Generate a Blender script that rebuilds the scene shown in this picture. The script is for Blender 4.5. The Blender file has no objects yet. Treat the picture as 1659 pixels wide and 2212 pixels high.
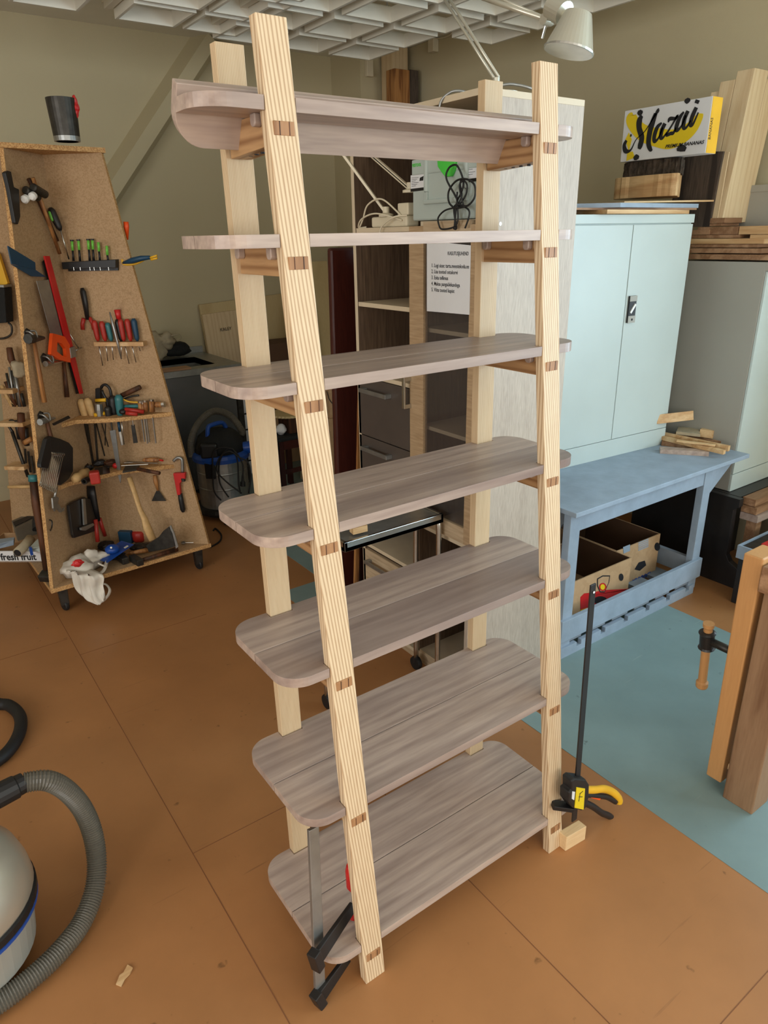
import bpy, bmesh, math, random
from mathutils import Vector, Matrix
random.seed(7)
V = Vector
SC = bpy.context.scene
COL = SC.collection

# ------------------------------------------------------------------ camera
FPX = 1511.387
CAM = V((-0.60847, -0.97399, 1.67417))
RX, RY, RZ = 1.1941, 0.0182, -0.6221
from mathutils import Euler
ROT = Euler((RX, RY, RZ), 'XYZ').to_matrix()
cam_data = bpy.data.cameras.new('camera')
cam_data.sensor_fit = 'HORIZONTAL'
cam_data.sensor_width = 36.0
cam_data.lens = 36.0 * FPX / 1659.0
cam_data.clip_start = 0.05
cam_ob = bpy.data.objects.new('camera', cam_data)
cam_ob.matrix_world = Matrix.Translation(CAM) @ ROT.to_4x4()
COL.objects.link(cam_ob)
SC.camera = cam_ob

# ------------------------------------------------------------------ light and exposure
SC.view_settings.view_transform = 'Standard'
SC.view_settings.look = 'None'
SC.view_settings.gamma = 1.0
SC.view_settings.use_curve_mapping = False
SC.view_settings.exposure = 0.0
world = bpy.data.worlds.new('world')
SC.world = world
world.use_nodes = True
wn = world.node_tree.nodes
wn['Background'].inputs[0].default_value = (0.62, 0.80, 1.0, 1)
wn['Background'].inputs[1].default_value = 1.0

def area(name, loc, size, rot, power, col):
    l = bpy.data.lights.new(name, 'AREA')
    l.shape = 'RECTANGLE'
    l.size, l.size_y = size
    l.energy = power
    l.color = col
    o = bpy.data.objects.new(name, l)
    o.location = loc
    o.rotation_euler = rot
    COL.objects.link(o)
    return o

XR, YB, ZC = 3.05, 4.3, 2.94          # right wall, back wall, ceiling
XL, YF = -3.6, -4.2                   # left wall, wall behind the photographer
WIN_R = [(-3.6, -2.05), (-1.75, -0.15)]      # window openings in the right wall (y from, to)
WIN_F = [(-1.9, -0.5), (0.2, 1.8)]    # window openings in the wall behind the photographer
WIN_FILL_L = [(-3.2, -1.6), (-.9, .7)]     # window openings added in the left wall for fill light
WZ = (0.85, 2.55)
for y0, y1 in WIN_R:
    area('window_or_fill_light', (XR + .16, (y0 + y1) / 2, sum(WZ) / 2), (y1 - y0, WZ[1] - WZ[0]), (0, math.radians(90), 0), 82, (0.62, 0.84, 1.0))
for x0, x1 in WIN_F:
    area('window_or_fill_light', ((x0 + x1) / 2, YF - .16, sum(WZ) / 2), (x1 - x0, WZ[1] - WZ[0]), (math.radians(90), 0, 0), 50, (1.0, 0.93, 0.86))
for y0, y1 in WIN_FILL_L:
    area('window_or_fill_light', (XL - .2, (y0 + y1) / 2, sum(WZ) / 2), (y1 - y0, WZ[1] - WZ[0]), (0, math.radians(-90), 0), 62, (1.0, 0.97, 0.94))  # added fill from the left, no window known there

# ------------------------------------------------------------------ helpers
def ray(u, v):
    return ROT @ V(((u - 829.5) / FPX, (1106 - v) / FPX, -1.0))
def on(u, v, p, n):
    """the point of the plane through p with normal n that a pixel of the photograph shows"""
    d = ray(u, v); n = V(n)
    return CAM + d * ((V(p) - CAM).dot(n) / d.dot(n))
def onz(u, v, z): return on(u, v, (0, 0, z), (0, 0, 1))
def ony(u, v, y): return on(u, v, (0, y, 0), (0, 1, 0))
def onx(u, v, x): return on(u, v, (x, 0, 0), (1, 0, 0))

class MB:
    def __init__(s): s.bm = bmesh.new()
    def face(s, vs):
        try: return s.bm.faces.new(vs)
        except ValueError: return None
    def prism(s, pts, vec):
        """closed prism: polygon pts (3D) swept along vec"""
        vec = V(vec)
        a = [s.bm.verts.new(V(p)) for p in pts]
        b = [s.bm.verts.new(V(p) + vec) for p in pts]
        s.face(a[::-1]); s.face(b)
        n = len(a)
        for i in range(n): s.face([a[i], a[(i + 1) % n], b[(i + 1) % n], b[i]])
        return s
    def box(s, lo, hi):
        x0, y0, z0 = lo; x1, y1, z1 = hi
        return s.prism([(x0, y0, z0), (x1, y0, z0), (x1, y1, z0), (x0, y1, z0)], (0, 0, z1 - z0))
    def obox(s, c, a, b, cc):
        """box with centre c and full edge vectors a, b, cc"""
        c, a, b, cc = V(c), V(a), V(b), V(cc)
        o = c - (a + b + cc) / 2
        return s.prism([o, o + a, o + a + b, o + b], cc)
    def hexa(s, q0, q1):
        """solid between two quads given in the same order"""
        a = [s.bm.verts.new(V(p)) for p in q0]; b = [s.bm.verts.new(V(p)) for p in q1]
        s.face(a[::-1]); s.face(b)
        n = len(a)
        for i in range(n): s.face([a[i], a[(i + 1) % n], b[(i + 1) % n], b[i]])
        return s
    def bar(s, p, q, w, h, up=(0, 0, 1), w2=None, h2=None):
        p, q = V(p), V(q); d = (q - p).normalized(); up = V(up)
        x = d.cross(up)
        if x.length < 1e-4: x = d.cross(V((1, 0, 0)))
        x.normalize(); y = x.cross(d).normalized()
        w2 = w if w2 is None else w2; h2 = h if h2 is None else h2
        f = lambda o, w, h: [o - x * w / 2 - y * h / 2, o + x * w / 2 - y * h / 2, o + x * w / 2 + y * h / 2, o - x * w / 2 + y * h / 2]
        return s.hexa(f(p, w, h), f(q, w2, h2))
    def tube(s, pts, r, seg=8, closed=False, flat=1.0):
        pts = [V(p) for p in pts]; n = len(pts)
        rs = r if isinstance(r, (list, tuple)) else [r] * n
        rings = []; prev = None
        for i, p in enumerate(pts):
            if closed: t = pts[(i + 1) % n] - pts[i - 1]
            else: t = pts[min(i + 1, n - 1)] - pts[max(i - 1, 0)]
            if t.length < 1e-9: t = V((0, 0, 1))
            t.normalize()
            if prev is None:
                a = t.cross(V((0, 0, 1)))
                if a.length < .1: a = t.cross(V((1, 0, 0)))
            else: a = prev - t * prev.dot(t)
            a.normalize(); prev = a; b = t.cross(a)
            rings.append([s.bm.verts.new(p + (a * math.cos(k * 2 * math.pi / seg) + b * flat * math.sin(k * 2 * math.pi / seg)) * rs[i]) for k in range(seg)])
        m = n if closed else n - 1
        for i in range(m):
            A, B = rings[i], rings[(i + 1) % n]
            for k in range(seg): s.face([A[k], A[(k + 1) % seg], B[(k + 1) % seg], B[k]])
        if not closed: s.face(rings[0][::-1]); s.face(rings[-1])
        return s
    def lathe(s, prof, o, axis=(0, 0, 1), seg=24):
        """solid of revolution, prof = (radius, distance along axis)"""
        o = V(o); ax = V(axis).normalized()
        a = ax.cross(V((1, 0, 0)))
        if a.length < .2: a = ax.cross(V((0, 1, 0)))
        a.normalize(); b = ax.cross(a)
        rings = []
        for r, h in prof:
            r = max(r, 1e-5)
            rings.append([s.bm.verts.new(o + ax * h + (a * math.cos(2 * math.pi * k / seg) + b * math.sin(2 * math.pi * k / seg)) * r) for k in range(seg)])
        for i in range(len(rings) - 1):
            A, B = rings[i], rings[i + 1]
            for k in range(seg): s.face([A[k], A[(k + 1) % seg], B[(k + 1) % seg], B[k]])
        s.face(rings[0][::-1]); s.face(rings[-1])
        return s
    def blob(s, c, r, seg=12, jit=0.0, seed=0):
        rnd = random.Random(seed); c = V(c)
        rx, ry, rz = (r, r, r) if not isinstance(r, (tuple, list)) else r
        m = bmesh.ops.create_icosphere(s.bm, subdivisions=3, radius=1.0)
        ph = [rnd.uniform(0, 6.28) for _ in range(9)]
        for v in m['verts']:
            d = v.co.normalized()
            k = 1 + jit * (math.sin(4 * d.x + ph[0]) + math.sin(5 * d.y + ph[1]) + math.sin(6 * d.z + ph[2]) + .6 * math.sin(11 * d.x + 7 * d.y + ph[3]) + .5 * math.sin(13 * d.z - 9 * d.y + ph[4])) / 3
            v.co = c + V((d.x * rx * k, d.y * ry * k, d.z * rz * k))
        return s

def tag(o, label=None, cat=None, group=None, kind=None):
    if label: o['label'] = label
    if cat: o['category'] = cat
    if group: o['group'] = group
    if kind: o['kind'] = kind
    return o

def empty(name, loc, label, cat, group=None):
    o = bpy.data.objects.new(name, None)
    o.location = V(loc); o.empty_display_size = .05
    COL.objects.link(o)
    return tag(o, label, cat, group)

def base_of(o):
    b = V((0, 0, 0)); 
    while o is not None: b += o.location; o = o.parent
    return b

def obj(name, mb, m, parent=None, bev=0, smooth=False, label=None, cat=None, group=None, kind=None, sub=0, seg=2, thick=0):
    bm = mb.bm
    bmesh.ops.recalc_face_normals(bm, faces=bm.faces)
    if parent is None:
        xs = [v.co.x for v in bm.verts]; ys = [v.co.y for v in bm.verts]; zs = [v.co.z for v in bm.verts]
        o0 = V(((min(xs) + max(xs)) / 2, (min(ys) + max(ys)) / 2, min(zs)))
        base = V((0, 0, 0))
    else:
        base = base_of(parent); 
        o0 = V((0, 0, 0))
    sh = -(base + o0)
    for v in bm.verts: v.co += sh
    me = bpy.data.meshes.new(name); bm.to_mesh(me); bm.free()
    if smooth:
        for p in me.polygons: p.use_smooth = True
    me.materials.append(m)
    o = bpy.data.objects.new(name, me); o.location = o0
    if parent is not None: o.parent = parent
    COL.objects.link(o)
    if bev:
        b = o.modifiers.new('bevel', 'BEVEL'); b.width = bev; b.segments = seg; b.limit_method = 'ANGLE'; b.angle_limit = math.radians(40)
    if sub:
        b = o.modifiers.new('subdivision', 'SUBSURF'); b.levels = sub; b.render_levels = sub
    if thick:
        b = o.modifiers.new('solid', 'SOLIDIFY'); b.thickness = thick
    return tag(o, label, cat, group, kind)

def smooth_path(pts, n=8, closed=False):
    """Catmull-Rom through the points"""
    pts = [V(p) for p in pts]; out = []
    m = len(pts)
    idx = range(m if closed else m - 1)
    g = (lambda i: pts[i % m]) if closed else (lambda i: pts[max(0, min(m - 1, i))])
    for i in idx:
        p0, p1, p2, p3 = g(i - 1), g(i), g(i + 1), g(i + 2)
        for k in range(n):
            t = k / n
            out.append(.5 * ((2 * p1) + (p2 - p0) * t + (2 * p0 - 5 * p1 + 4 * p2 - p3) * t * t + (3 * p1 - p0 - 3 * p2 + p3) * t ** 3))
    if not closed: out.append(pts[-1])
    return out

def dup(root, loc, label=None, rz=0.0):
    """a copy of a thing with copies of its parts and sub-parts"""
    r = root.copy(); COL.objects.link(r); r.location = V(loc); r.rotation_euler.z = rz
    if label: r['label'] = label
    for ch in list(root.children):
        c = ch.copy(); COL.objects.link(c); c.parent = r
        for g in list(ch.children):
            d = g.copy(); COL.objects.link(d); d.parent = c
    return r

def lettering(name, body, size, m, o, right, up, parent, squeeze=1.0, spacing=1.0, depth=.0004, align='LEFT', bold=0.0, shear=0.0):
    """writing as thin raised mesh; o = left end of the baseline"""
    cu = bpy.data.curves.new('writing', 'FONT'); cu.body = body; cu.size = size; cu.extrude = depth
    cu.space_character = spacing; cu.align_x = align; cu.offset = bold; cu.shear = shear
    cu.resolution_u = 3
    t = bpy.data.objects.new('writing', cu); COL.objects.link(t)
    bpy.context.view_layer.update()
    me = bpy.data.meshes.new_from_object(t.evaluated_get(bpy.context.evaluated_depsgraph_get()))
    bpy.data.objects.remove(t, do_unlink=True); bpy.data.curves.remove(cu)
    r = V(right).normalized(); u = V(up).normalized(); n = r.cross(u)
    base = base_of(parent)
    for v in me.vertices:
        c = v.co; v.co = V(o) + r * (c.x * squeeze) + u * c.y + n * c.z - base
    me.materials.clear(); me.materials.append(m)
    ob = bpy.data.objects.new(name, me); ob.parent = parent; COL.objects.link(ob)
    return ob

# ------------------------------------------------------------------ materials
def srgb(c):
    f = lambda x: (x / 12.92) if x <= .04045 else ((x + .055) / 1.055) ** 2.4
    return tuple(f(k / 255.0) for k in c) + (1,)

def _new(name):
    m = bpy.data.materials.new(name); m.use_nodes = True
    nt = m.node_tree; return m, nt, nt.nodes['Principled BSDF']

def mat(name, col, rough=.55, metal=0.0, var=.10, scale=9.0, bump=0.0, bscale=60.0, spec=.5, coat=0.0, alpha=None, trans=0.0):
    """plain surface with a little uneven colour"""
    m, nt, b = _new(name); N, L = nt.nodes, nt.links
    c = srgb(col)
    b.inputs['Roughness'].default_value = rough; b.inputs['Metallic'].default_value = metal
    b.inputs['Specular IOR Level'].default_value = spec
    b.inputs['Coat Weight'].default_value = coat
    if trans: b.inputs['Transmission Weight'].default_value = trans
    tc = N.new('ShaderNodeTexCoord'); no = N.new('ShaderNodeTexNoise')
    no.inputs['Scale'].default_value = scale; no.inputs['Detail'].default_value = 5
    L.new(tc.outputs['Object'], no.inputs['Vector'])
    r = N.new('ShaderNodeValToRGB')
    r.color_ramp.elements[0].position = .3; r.color_ramp.elements[1].position = .7
    r.color_ramp.elements[0].color = tuple(k * (1 - var) for k in c[:3]) + (1,)
    r.color_ramp.elements[1].color = tuple(min(1, k * (1 + var)) for k in c[:3]) + (1,)
    L.new(no.outputs['Fac'], r.inputs['Fac']); L.new(r.outputs['Color'], b.inputs['Base Color'])
    if bump:
        n2 = N.new('ShaderNodeTexNoise'); n2.inputs['Scale'].default_value = bscale; n2.inputs['Detail'].default_value = 4
        L.new(tc.outputs['Object'], n2.inputs['Vector'])
        bp = N.new('ShaderNodeBump'); bp.inputs['Strength'].default_value = bump; bp.inputs['Distance'].default_value = .01
        L.new(n2.outputs['Fac'], bp.inputs['Height']); L.new(bp.outputs['Normal'], b.inputs['Normal'])
    return m

def wood(name, c1, c2, axis='X', rough=.5, ring=26.0, dist=5.0, streak=.5, c3=None, fine=160.0, spec=.4, wave=.55, lines=0.0):
    """wood with grain running along an axis: c1 pale early wood, c2 darker late wood"""
    m, nt, b = _new(name); N, L = nt.nodes, nt.links
    b.inputs['Roughness'].default_value = rough; b.inputs['Specular IOR Level'].default_value = spec
    tc = N.new('ShaderNodeTexCoord'); mp = N.new('ShaderNodeMapping')
    oi = N.new('ShaderNodeObjectInfo'); ad = N.new('ShaderNodeVectorMath'); ad.operation = 'MULTIPLY_ADD'
    ad.inputs[1].default_value = (7.3, 3.1, 5.7)
    L.new(oi.outputs['Random'], ad.inputs[0]); L.new(tc.outputs['Object'], ad.inputs[2])
    k = {'X': 0, 'Y': 1, 'Z': 2}[axis]; sc = [1, 1, 1]; sc[k] = .085
    mp.inputs['Scale'].default_value = sc
    L.new(ad.outputs[0], mp.inputs['Vector'])
    n1 = N.new('ShaderNodeTexNoise'); n1.inputs['Scale'].default_value = ring * .35; n1.inputs['Detail'].default_value = 3; n1.inputs['Distortion'].default_value = .6
    L.new(mp.outputs[0], n1.inputs['Vector'])
    mu = N.new('ShaderNodeMath'); mu.operation = 'MULTIPLY'; mu.inputs[1].default_value = dist * 6
    L.new(n1.outputs['Fac'], mu.inputs[0])
    if lines:                                    # even growth rings across the grain
        sx_ = N.new('ShaderNodeSeparateXYZ'); L.new(ad.outputs[0], sx_.inputs[0])
        cr = [i for i in range(3) if i != k]
        l1 = N.new('ShaderNodeMath'); l1.operation = 'MULTIPLY_ADD'; l1.inputs[1].default_value = .7
        L.new(sx_.outputs[cr[1]], l1.inputs[0]); L.new(sx_.outputs[cr[0]], l1.inputs[2])
        l2 = N.new('ShaderNodeMath'); l2.operation = 'MULTIPLY_ADD'; l2.inputs[1].default_value = lines * 6.2832
        L.new(l1.outputs[0], l2.inputs[0]); L.new(mu.outputs[0], l2.inputs[2]); mu = l2
    sn = N.new('ShaderNodeMath'); sn.operation = 'SINE'; L.new(mu.outputs[0], sn.inputs[0])
    a1 = N.new('ShaderNodeMath'); a1.operation = 'MULTIPLY_ADD'; a1.inputs[1].default_value = .5; a1.inputs[2].default_value = .5
    L.new(sn.outputs[0], a1.inputs[0])
    pw = N.new('ShaderNodeMath'); pw.operation = 'POWER'; pw.inputs[1].default_value = 2.2; L.new(a1.outputs[0], pw.inputs[0])
    n2 = N.new('ShaderNodeTexNoise'); n2.inputs['Scale'].default_value = fine; n2.inputs['Detail'].default_value = 2
    L.new(mp.outputs[0], n2.inputs['Vector'])
    mx = N.new('ShaderNodeMath'); mx.operation = 'MULTIPLY'; mx.inputs[1].default_value = wave; L.new(pw.outputs[0], mx.inputs[0])
    m2 = N.new('ShaderNodeMath'); m2.operation = 'MULTIPLY_ADD'; m2.inputs[1].default_value = streak; L.new(n2.outputs['Fac'], m2.inputs[0]); L.new(mx.outputs[0], m2.inputs[2])
    r = N.new('ShaderNodeValToRGB'); r.color_ramp.elements[0].position = .12; r.color_ramp.elements[1].position = .85
    r.color_ramp.elements[0].color = srgb(c1); r.color_ramp.elements[1].color = srgb(c2)
    L.new(m2.outputs[0], r.inputs['Fac'])
    out = r.outputs['Color']
    if c3:                                      # broad darker figure
        n3 = N.new('ShaderNodeTexNoise'); n3.inputs['Scale'].default_value = ring * .22; n3.inputs['Detail'].default_value = 4; n3.inputs['Distortion'].default_value = 1.4
        L.new(mp.outputs[0], n3.inputs['Vector'])
        r3 = N.new('ShaderNodeValToRGB'); r3.color_ramp.elements[0].position = .48; r3.color_ramp.elements[1].position = .72
        L.new(n3.outputs['Fac'], r3.inputs['Fac'])
        mm = N.new('ShaderNodeMix'); mm.data_type = 'RGBA'
        L.new(r3.outputs['Color'], mm.inputs[0]); L.new(out, mm.inputs[6]); mm.inputs[7].default_value = srgb(c3)
        out = mm.outputs[2]
    L.new(out, b.inputs['Base Color'])
    bp = N.new('ShaderNodeBump'); bp.inputs['Strength'].default_value = .12; bp.inputs['Distance'].default_value = .002
    L.new(n2.outputs['Fac'], bp.inputs['Height']); L.new(bp.outputs['Normal'], b.inputs['Normal'])
    return m

def chip(name, c1, c2, rough=.7, scale=230.0, stain=0.0, thr=.5):
    """pressed board: speckled flakes, optional dirty stains"""
    m, nt, b = _new(name); N, L = nt.nodes, nt.links
    b.inputs['Roughness'].default_value = rough; b.inputs['Specular IOR Level'].default_value = .3
    tc = N.new('ShaderNodeTexCoord'); vo = N.new('ShaderNodeTexVoronoi'); vo.inputs['Scale'].default_value = scale
    L.new(tc.outputs['Object'], vo.inputs['Vector'])
    r = N.new('ShaderNodeValToRGB'); r.color_ramp.elements[0].color = srgb(c1); r.color_ramp.elements[1].color = srgb(c2)
    r.color_ramp.elements[0].position = .25; r.color_ramp.elements[1].position = .95
    sp = N.new('ShaderNodeSeparateColor'); L.new(vo.outputs['Color'], sp.inputs[0]); L.new(sp.outputs[0], r.inputs['Fac'])
    out = r.outputs['Color']
    n3 = N.new('ShaderNodeTexNoise'); n3.inputs['Scale'].default_value = 7; n3.inputs['Detail'].default_value = 7; n3.inputs['Roughness'].default_value = .65
    L.new(tc.outputs['Object'], n3.inputs['Vector'])
    r3 = N.new('ShaderNodeValToRGB'); r3.color_ramp.elements[0].position = thr + .06; r3.color_ramp.elements[1].position = thr + .26
    r3.color_ramp.elements[1].color = (stain, stain, stain, 1)
    L.new(n3.outputs['Fac'], r3.inputs['Fac'])
    mm = N.new('ShaderNodeMix'); mm.data_type = 'RGBA'
    L.new(r3.outputs['Color'], mm.inputs[0]); L.new(out, mm.inputs[6]); mm.inputs[7].default_value = srgb((74, 52, 34))
    L.new(mm.outputs[2], b.inputs['Base Color'])
    return m

M = {}
M['ash_z'] = wood('ash upright grain', (222, 199, 164), (164, 126, 88), 'Z', .5, 12, 6.5, .30, wave=.52, lines=135)
M['ash_z2'] = wood('ash upright fine grain', (214, 190, 154), (184, 152, 114), 'Z', .5, 20, 1.6, .4, wave=.6, lines=320)
M['walnut'] = wood('walnut', (194, 174, 159), (146, 127, 117), 'X', .34, 14, 2.6, .8, c3=(122, 104, 98), fine=90, wave=.22, lines=22)
M['walnut_y'] = wood('walnut rails', (186, 146, 102), (140, 100, 64), 'Y', .45, 20, 2.4, .5, lines=70)
M['walnut_end'] = wood('tenon end grain', (176, 132, 92), (140, 98, 62), 'Z', .5, 60, 2, .6)
M['oak_z'] = wood('pale oak foil upright', (196, 184, 168), (158, 144, 130), 'Z', .5, 60, 1.2, .9, fine=330, wave=.15)
M['oak_in_shade'] = wood('brown oak foil with inside shade', (112, 92, 72), (70, 54, 42), 'Z', .55, 60, 1.2, 1.0, fine=120, wave=.15)  # darkened brown: the shade inside the cabinet is put into the colour
M['oak_x'] = wood('pale oak foil lying', (206, 186, 156), (160, 136, 106), 'Y', .5, 60, 1.2, 1.0, fine=120, wave=.15)
M['pine_z'] = wood('pine upright', (222, 200, 162), (192, 158, 114), 'Z', .55, 20, 3.0, .4, lines=30, wave=.22)
M['pine_x'] = wood('pine lying along x', (226, 196, 150), (190, 148, 100), 'X', .55, 24, 2.4, .5)
M['pine_y'] = wood('pine lying along y', (222, 190, 142), (184, 142, 96), 'Y', .55, 24, 2.4, .5)
M['brownwood_x'] = wood('brown batten along x', (178, 140, 106), (132, 96, 66), 'X', .6, 30, 2.4, .6)
M['vise_wood'] = wood('orange beech jaw', (196, 146, 92), (172, 122, 72), 'Z', .5, 12, 2, .5, wave=.3)
M['oak_s'] = wood('warm oak foil stile', (190, 164, 130), (150, 122, 90), 'Y', .5, 60, 1.2, .9, fine=160, wave=.15)
M['oak_edge'] = mat('pale oak edging', (206, 190, 162), .5, var=.06)
M['brownwood_z'] = wood('brown timber upright', (150, 118, 88), (116, 84, 58), 'Z', .6, 30, 2.0, .6)
M['oldwood'] = wood('old dark plank', (96, 82, 70), (50, 42, 36), 'Z', .8, 30, 3, .9)
M['bark'] = mat('bark', (64, 54, 44), .95, var=.5, scale=40, bump=1.0, bscale=50)
M['mahogany'] = wood('dark red polished board', (74, 34, 26), (40, 18, 16), 'Z', .3, 16, 2, .6)
M['handle_wood'] = wood('worn tool handle', (184, 132, 78), (120, 74, 40), 'Z', .5, 60, 3, .5)
M['handle_dark'] = wood('dark worn handle', (96, 58, 34), (52, 32, 20), 'Z', .6, 60, 3, .5)
M['handle_pale'] = mat('pale turned handle', (206, 170, 116), .55, var=.12, scale=40)
M['mdf'] = chip('fibreboard face', (180, 150, 114), (164, 134, 98), .7, 200, .55, .52)
M['chipboard'] = chip('chipboard edge', (206, 166, 112), (162, 118, 74), .85, 260, .35, .6)
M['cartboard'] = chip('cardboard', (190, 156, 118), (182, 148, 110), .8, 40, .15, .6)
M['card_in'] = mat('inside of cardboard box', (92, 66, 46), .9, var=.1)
M['white_metal'] = mat('pale grey painted steel', (186, 198, 194), .4, var=.05, scale=2.5, spec=.5)
M['grey_or_shade_metal'] = mat('grey painted steel', (158, 156, 146), .45, var=.03, scale=3)  # also carries the shade on the right hand cabinet's unlit side
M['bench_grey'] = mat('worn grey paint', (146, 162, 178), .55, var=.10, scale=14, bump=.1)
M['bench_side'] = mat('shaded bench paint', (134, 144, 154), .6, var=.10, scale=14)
M['black'] = mat('black plastic', (26, 26, 27), .45, var=.15)
M['black_paint'] = mat('black paint', (30, 28, 28), .4, var=.25, scale=12)
M['dark_steel'] = mat('dark steel', (66, 64, 60), .45, .7, var=.3, scale=30)
M['steel'] = mat('bright steel', (200, 200, 196), .28, 1.0, var=.1, scale=20)
M['dull_steel'] = mat('dull galvanised steel', (160, 162, 160), .42, .85, var=.12, scale=25)
M['brushed'] = mat('brushed stainless', (190, 190, 188), .25, 1.0, var=.08, scale=6)
M['dark_brushed'] = mat('grimy stainless front', (120, 122, 124), .4, .8, var=.12, scale=5)
M['red'] = mat('red paint', (196, 34, 34), .4)
M['red_plastic'] = mat('red plastic grip', (170, 44, 34), .45)
M['orange'] = mat('orange plastic', (240, 84, 24), .4)
M['yellow'] = mat('yellow plastic', (228, 176, 36), .45)
M['label_yellow'] = mat('yellow label', (232, 204, 30), .5, var=.04)
M['green'] = mat('lime green plastic', (110, 190, 70), .4)
M['sys_green'] = mat('bright green latch', (76, 200, 72), .4, var=.04)
M['teal'] = mat('teal plastic', (52, 116, 120), .4)
M['blue'] = mat('blue plastic', (26, 74, 158), .4)
M['dark_blue'] = mat('dark blue paint', (24, 66, 94), .45)
M['sys_grey'] = mat('light grey plastic case', (178, 190, 184), .5, var=.03)
M['cream'] = mat('cream plastic', (216, 206, 180), .5, var=.05)
M['white'] = mat('white plastic', (232, 232, 228), .5, var=.03)
M['paper'] = mat('white paper', (222, 224, 226), .7, var=.02)
M['ink'] = mat('black ink', (28, 28, 32), .6, var=.02)
M['bag'] = mat('thin white plastic bag', (214, 208, 196), .5, var=.08, scale=12, bump=.3, bscale=25)
M['canvas'] = mat('beige canvas', (176, 164, 138), .9, var=.12, scale=30, bump=.4, bscale=30)
M['black_cloth'] = mat('black cloth', (24, 26, 26), .85, var=.3, bump=.5, bscale=40)
M['rubber'] = mat('black rubber', (22, 22, 23), .6, var=.15)
M['hose'] = mat('grey brown ribbed hose', (96, 92, 82), .4, var=.12, scale=20)
M['glass_dark'] = mat('smoked glass', (60, 52, 46), .08, var=.05)
M['wall'] = mat('olive beige wall paint', (196, 185, 152), .85, var=.03, scale=1.5, bump=.06, bscale=120)
M['ceil'] = mat('off white ceiling paint', (226, 222, 208), .9, var=.02)
M['raster'] = mat('white ceiling grid', (222, 218, 204), .7, var=.03)
M['lamp_metal'] = mat('silver lamp lacquer', (196, 192, 176), .3, .55, var=.03)
M['drawer'] = mat('dark brown drawer front', (78, 70, 64), .4, var=.08, scale=10)

def floor_mat(name, c, scr, rough):
    m, nt, b = _new(name); N, L = nt.nodes, nt.links
    b.inputs['Specular IOR Level'].default_value = .45
    tc = N.new('ShaderNodeTexCoord')
    n1 = N.new('ShaderNodeTexNoise'); n1.inputs['Scale'].default_value = 1.8; n1.inputs['Detail'].default_value = 7; n1.inputs['Roughness'].default_value = .6
    L.new(tc.outputs['Object'], n1.inputs['Vector'])
    r = N.new('ShaderNodeValToRGB'); r.color_ramp.elements[0].position = .3; r.color_ramp.elements[1].position = .72
    cc = srgb(c); r.color_ramp.elements[0].color = tuple(k * .84 for k in cc[:3]) + (1,); r.color_ramp.elements[1].color = tuple(k * 1.14 for k in cc[:3]) + (1,)
    L.new(n1.outputs['Fac'], r.inputs['Fac'])
    # long faint scratches running along x
    mp = N.new('ShaderNodeMapping'); mp.inputs['Scale'].default_value = (2.2, 46, 1); mp.inputs['Rotation'].default_value = (0, 0, .10)
    L.new(tc.outputs['Object'], mp.inputs['Vector'])
    n2 = N.new('ShaderNodeTexNoise'); n2.inputs['Scale'].default_value = 1.6; n2.inputs['Detail'].default_value = 3; L.new(mp.outputs[0], n2.inputs['Vector'])
    r2 = N.new('ShaderNodeValToRGB'); r2.color_ramp.elements[0].position = .70; r2.color_ramp.elements[1].position = .78
    r2.color_ramp.elements[1].color = (.7, .7, .7, 1)
    L.new(n2.outputs['Fac'], r2.inputs['Fac'])
    # spots of grime
    n3 = N.new('ShaderNodeTexNoise'); n3.inputs['Scale'].default_value = 22; n3.inputs['Detail'].default_value = 3; L.new(tc.outputs['Object'], n3.inputs['Vector'])
    r3 = N.new('ShaderNodeValToRGB'); r3.color_ramp.elements[0].position = .70; r3.color_ramp.elements[1].position = .76; r3.color_ramp.elements[1].color = (.8, .8, .8, 1)
    L.new(n3.outputs['Fac'], r3.inputs['Fac'])
    a = N.new('ShaderNodeMix'); a.data_type = 'RGBA'; L.new(r2.outputs['Color'], a.inputs[0]); L.new(r.outputs['Color'], a.inputs[6]); a.inputs[7].default_value = srgb(scr)
    d = N.new('ShaderNodeMix'); d.data_type = 'RGBA'; L.new(r3.outputs['Color'], d.inputs[0]); L.new(a.outputs[2], d.inputs[6]); d.inputs[7].default_value = tuple(k * .45 for k in cc[:3]) + (1,)
    L.new(d.outputs[2], b.inputs['Base Color'])
    b.inputs['Roughness'].default_value = rough
    return m
M['floor_o'] = floor_mat('worn orange hardboard floor', (164, 114, 70), (128, 86, 56), .42)
M['floor_g'] = floor_mat('worn green grey floor', (122, 144, 143), (150, 164, 158), .40)
M['seam'] = mat('dirt in floor seam', (124, 80, 48), .9)

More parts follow.
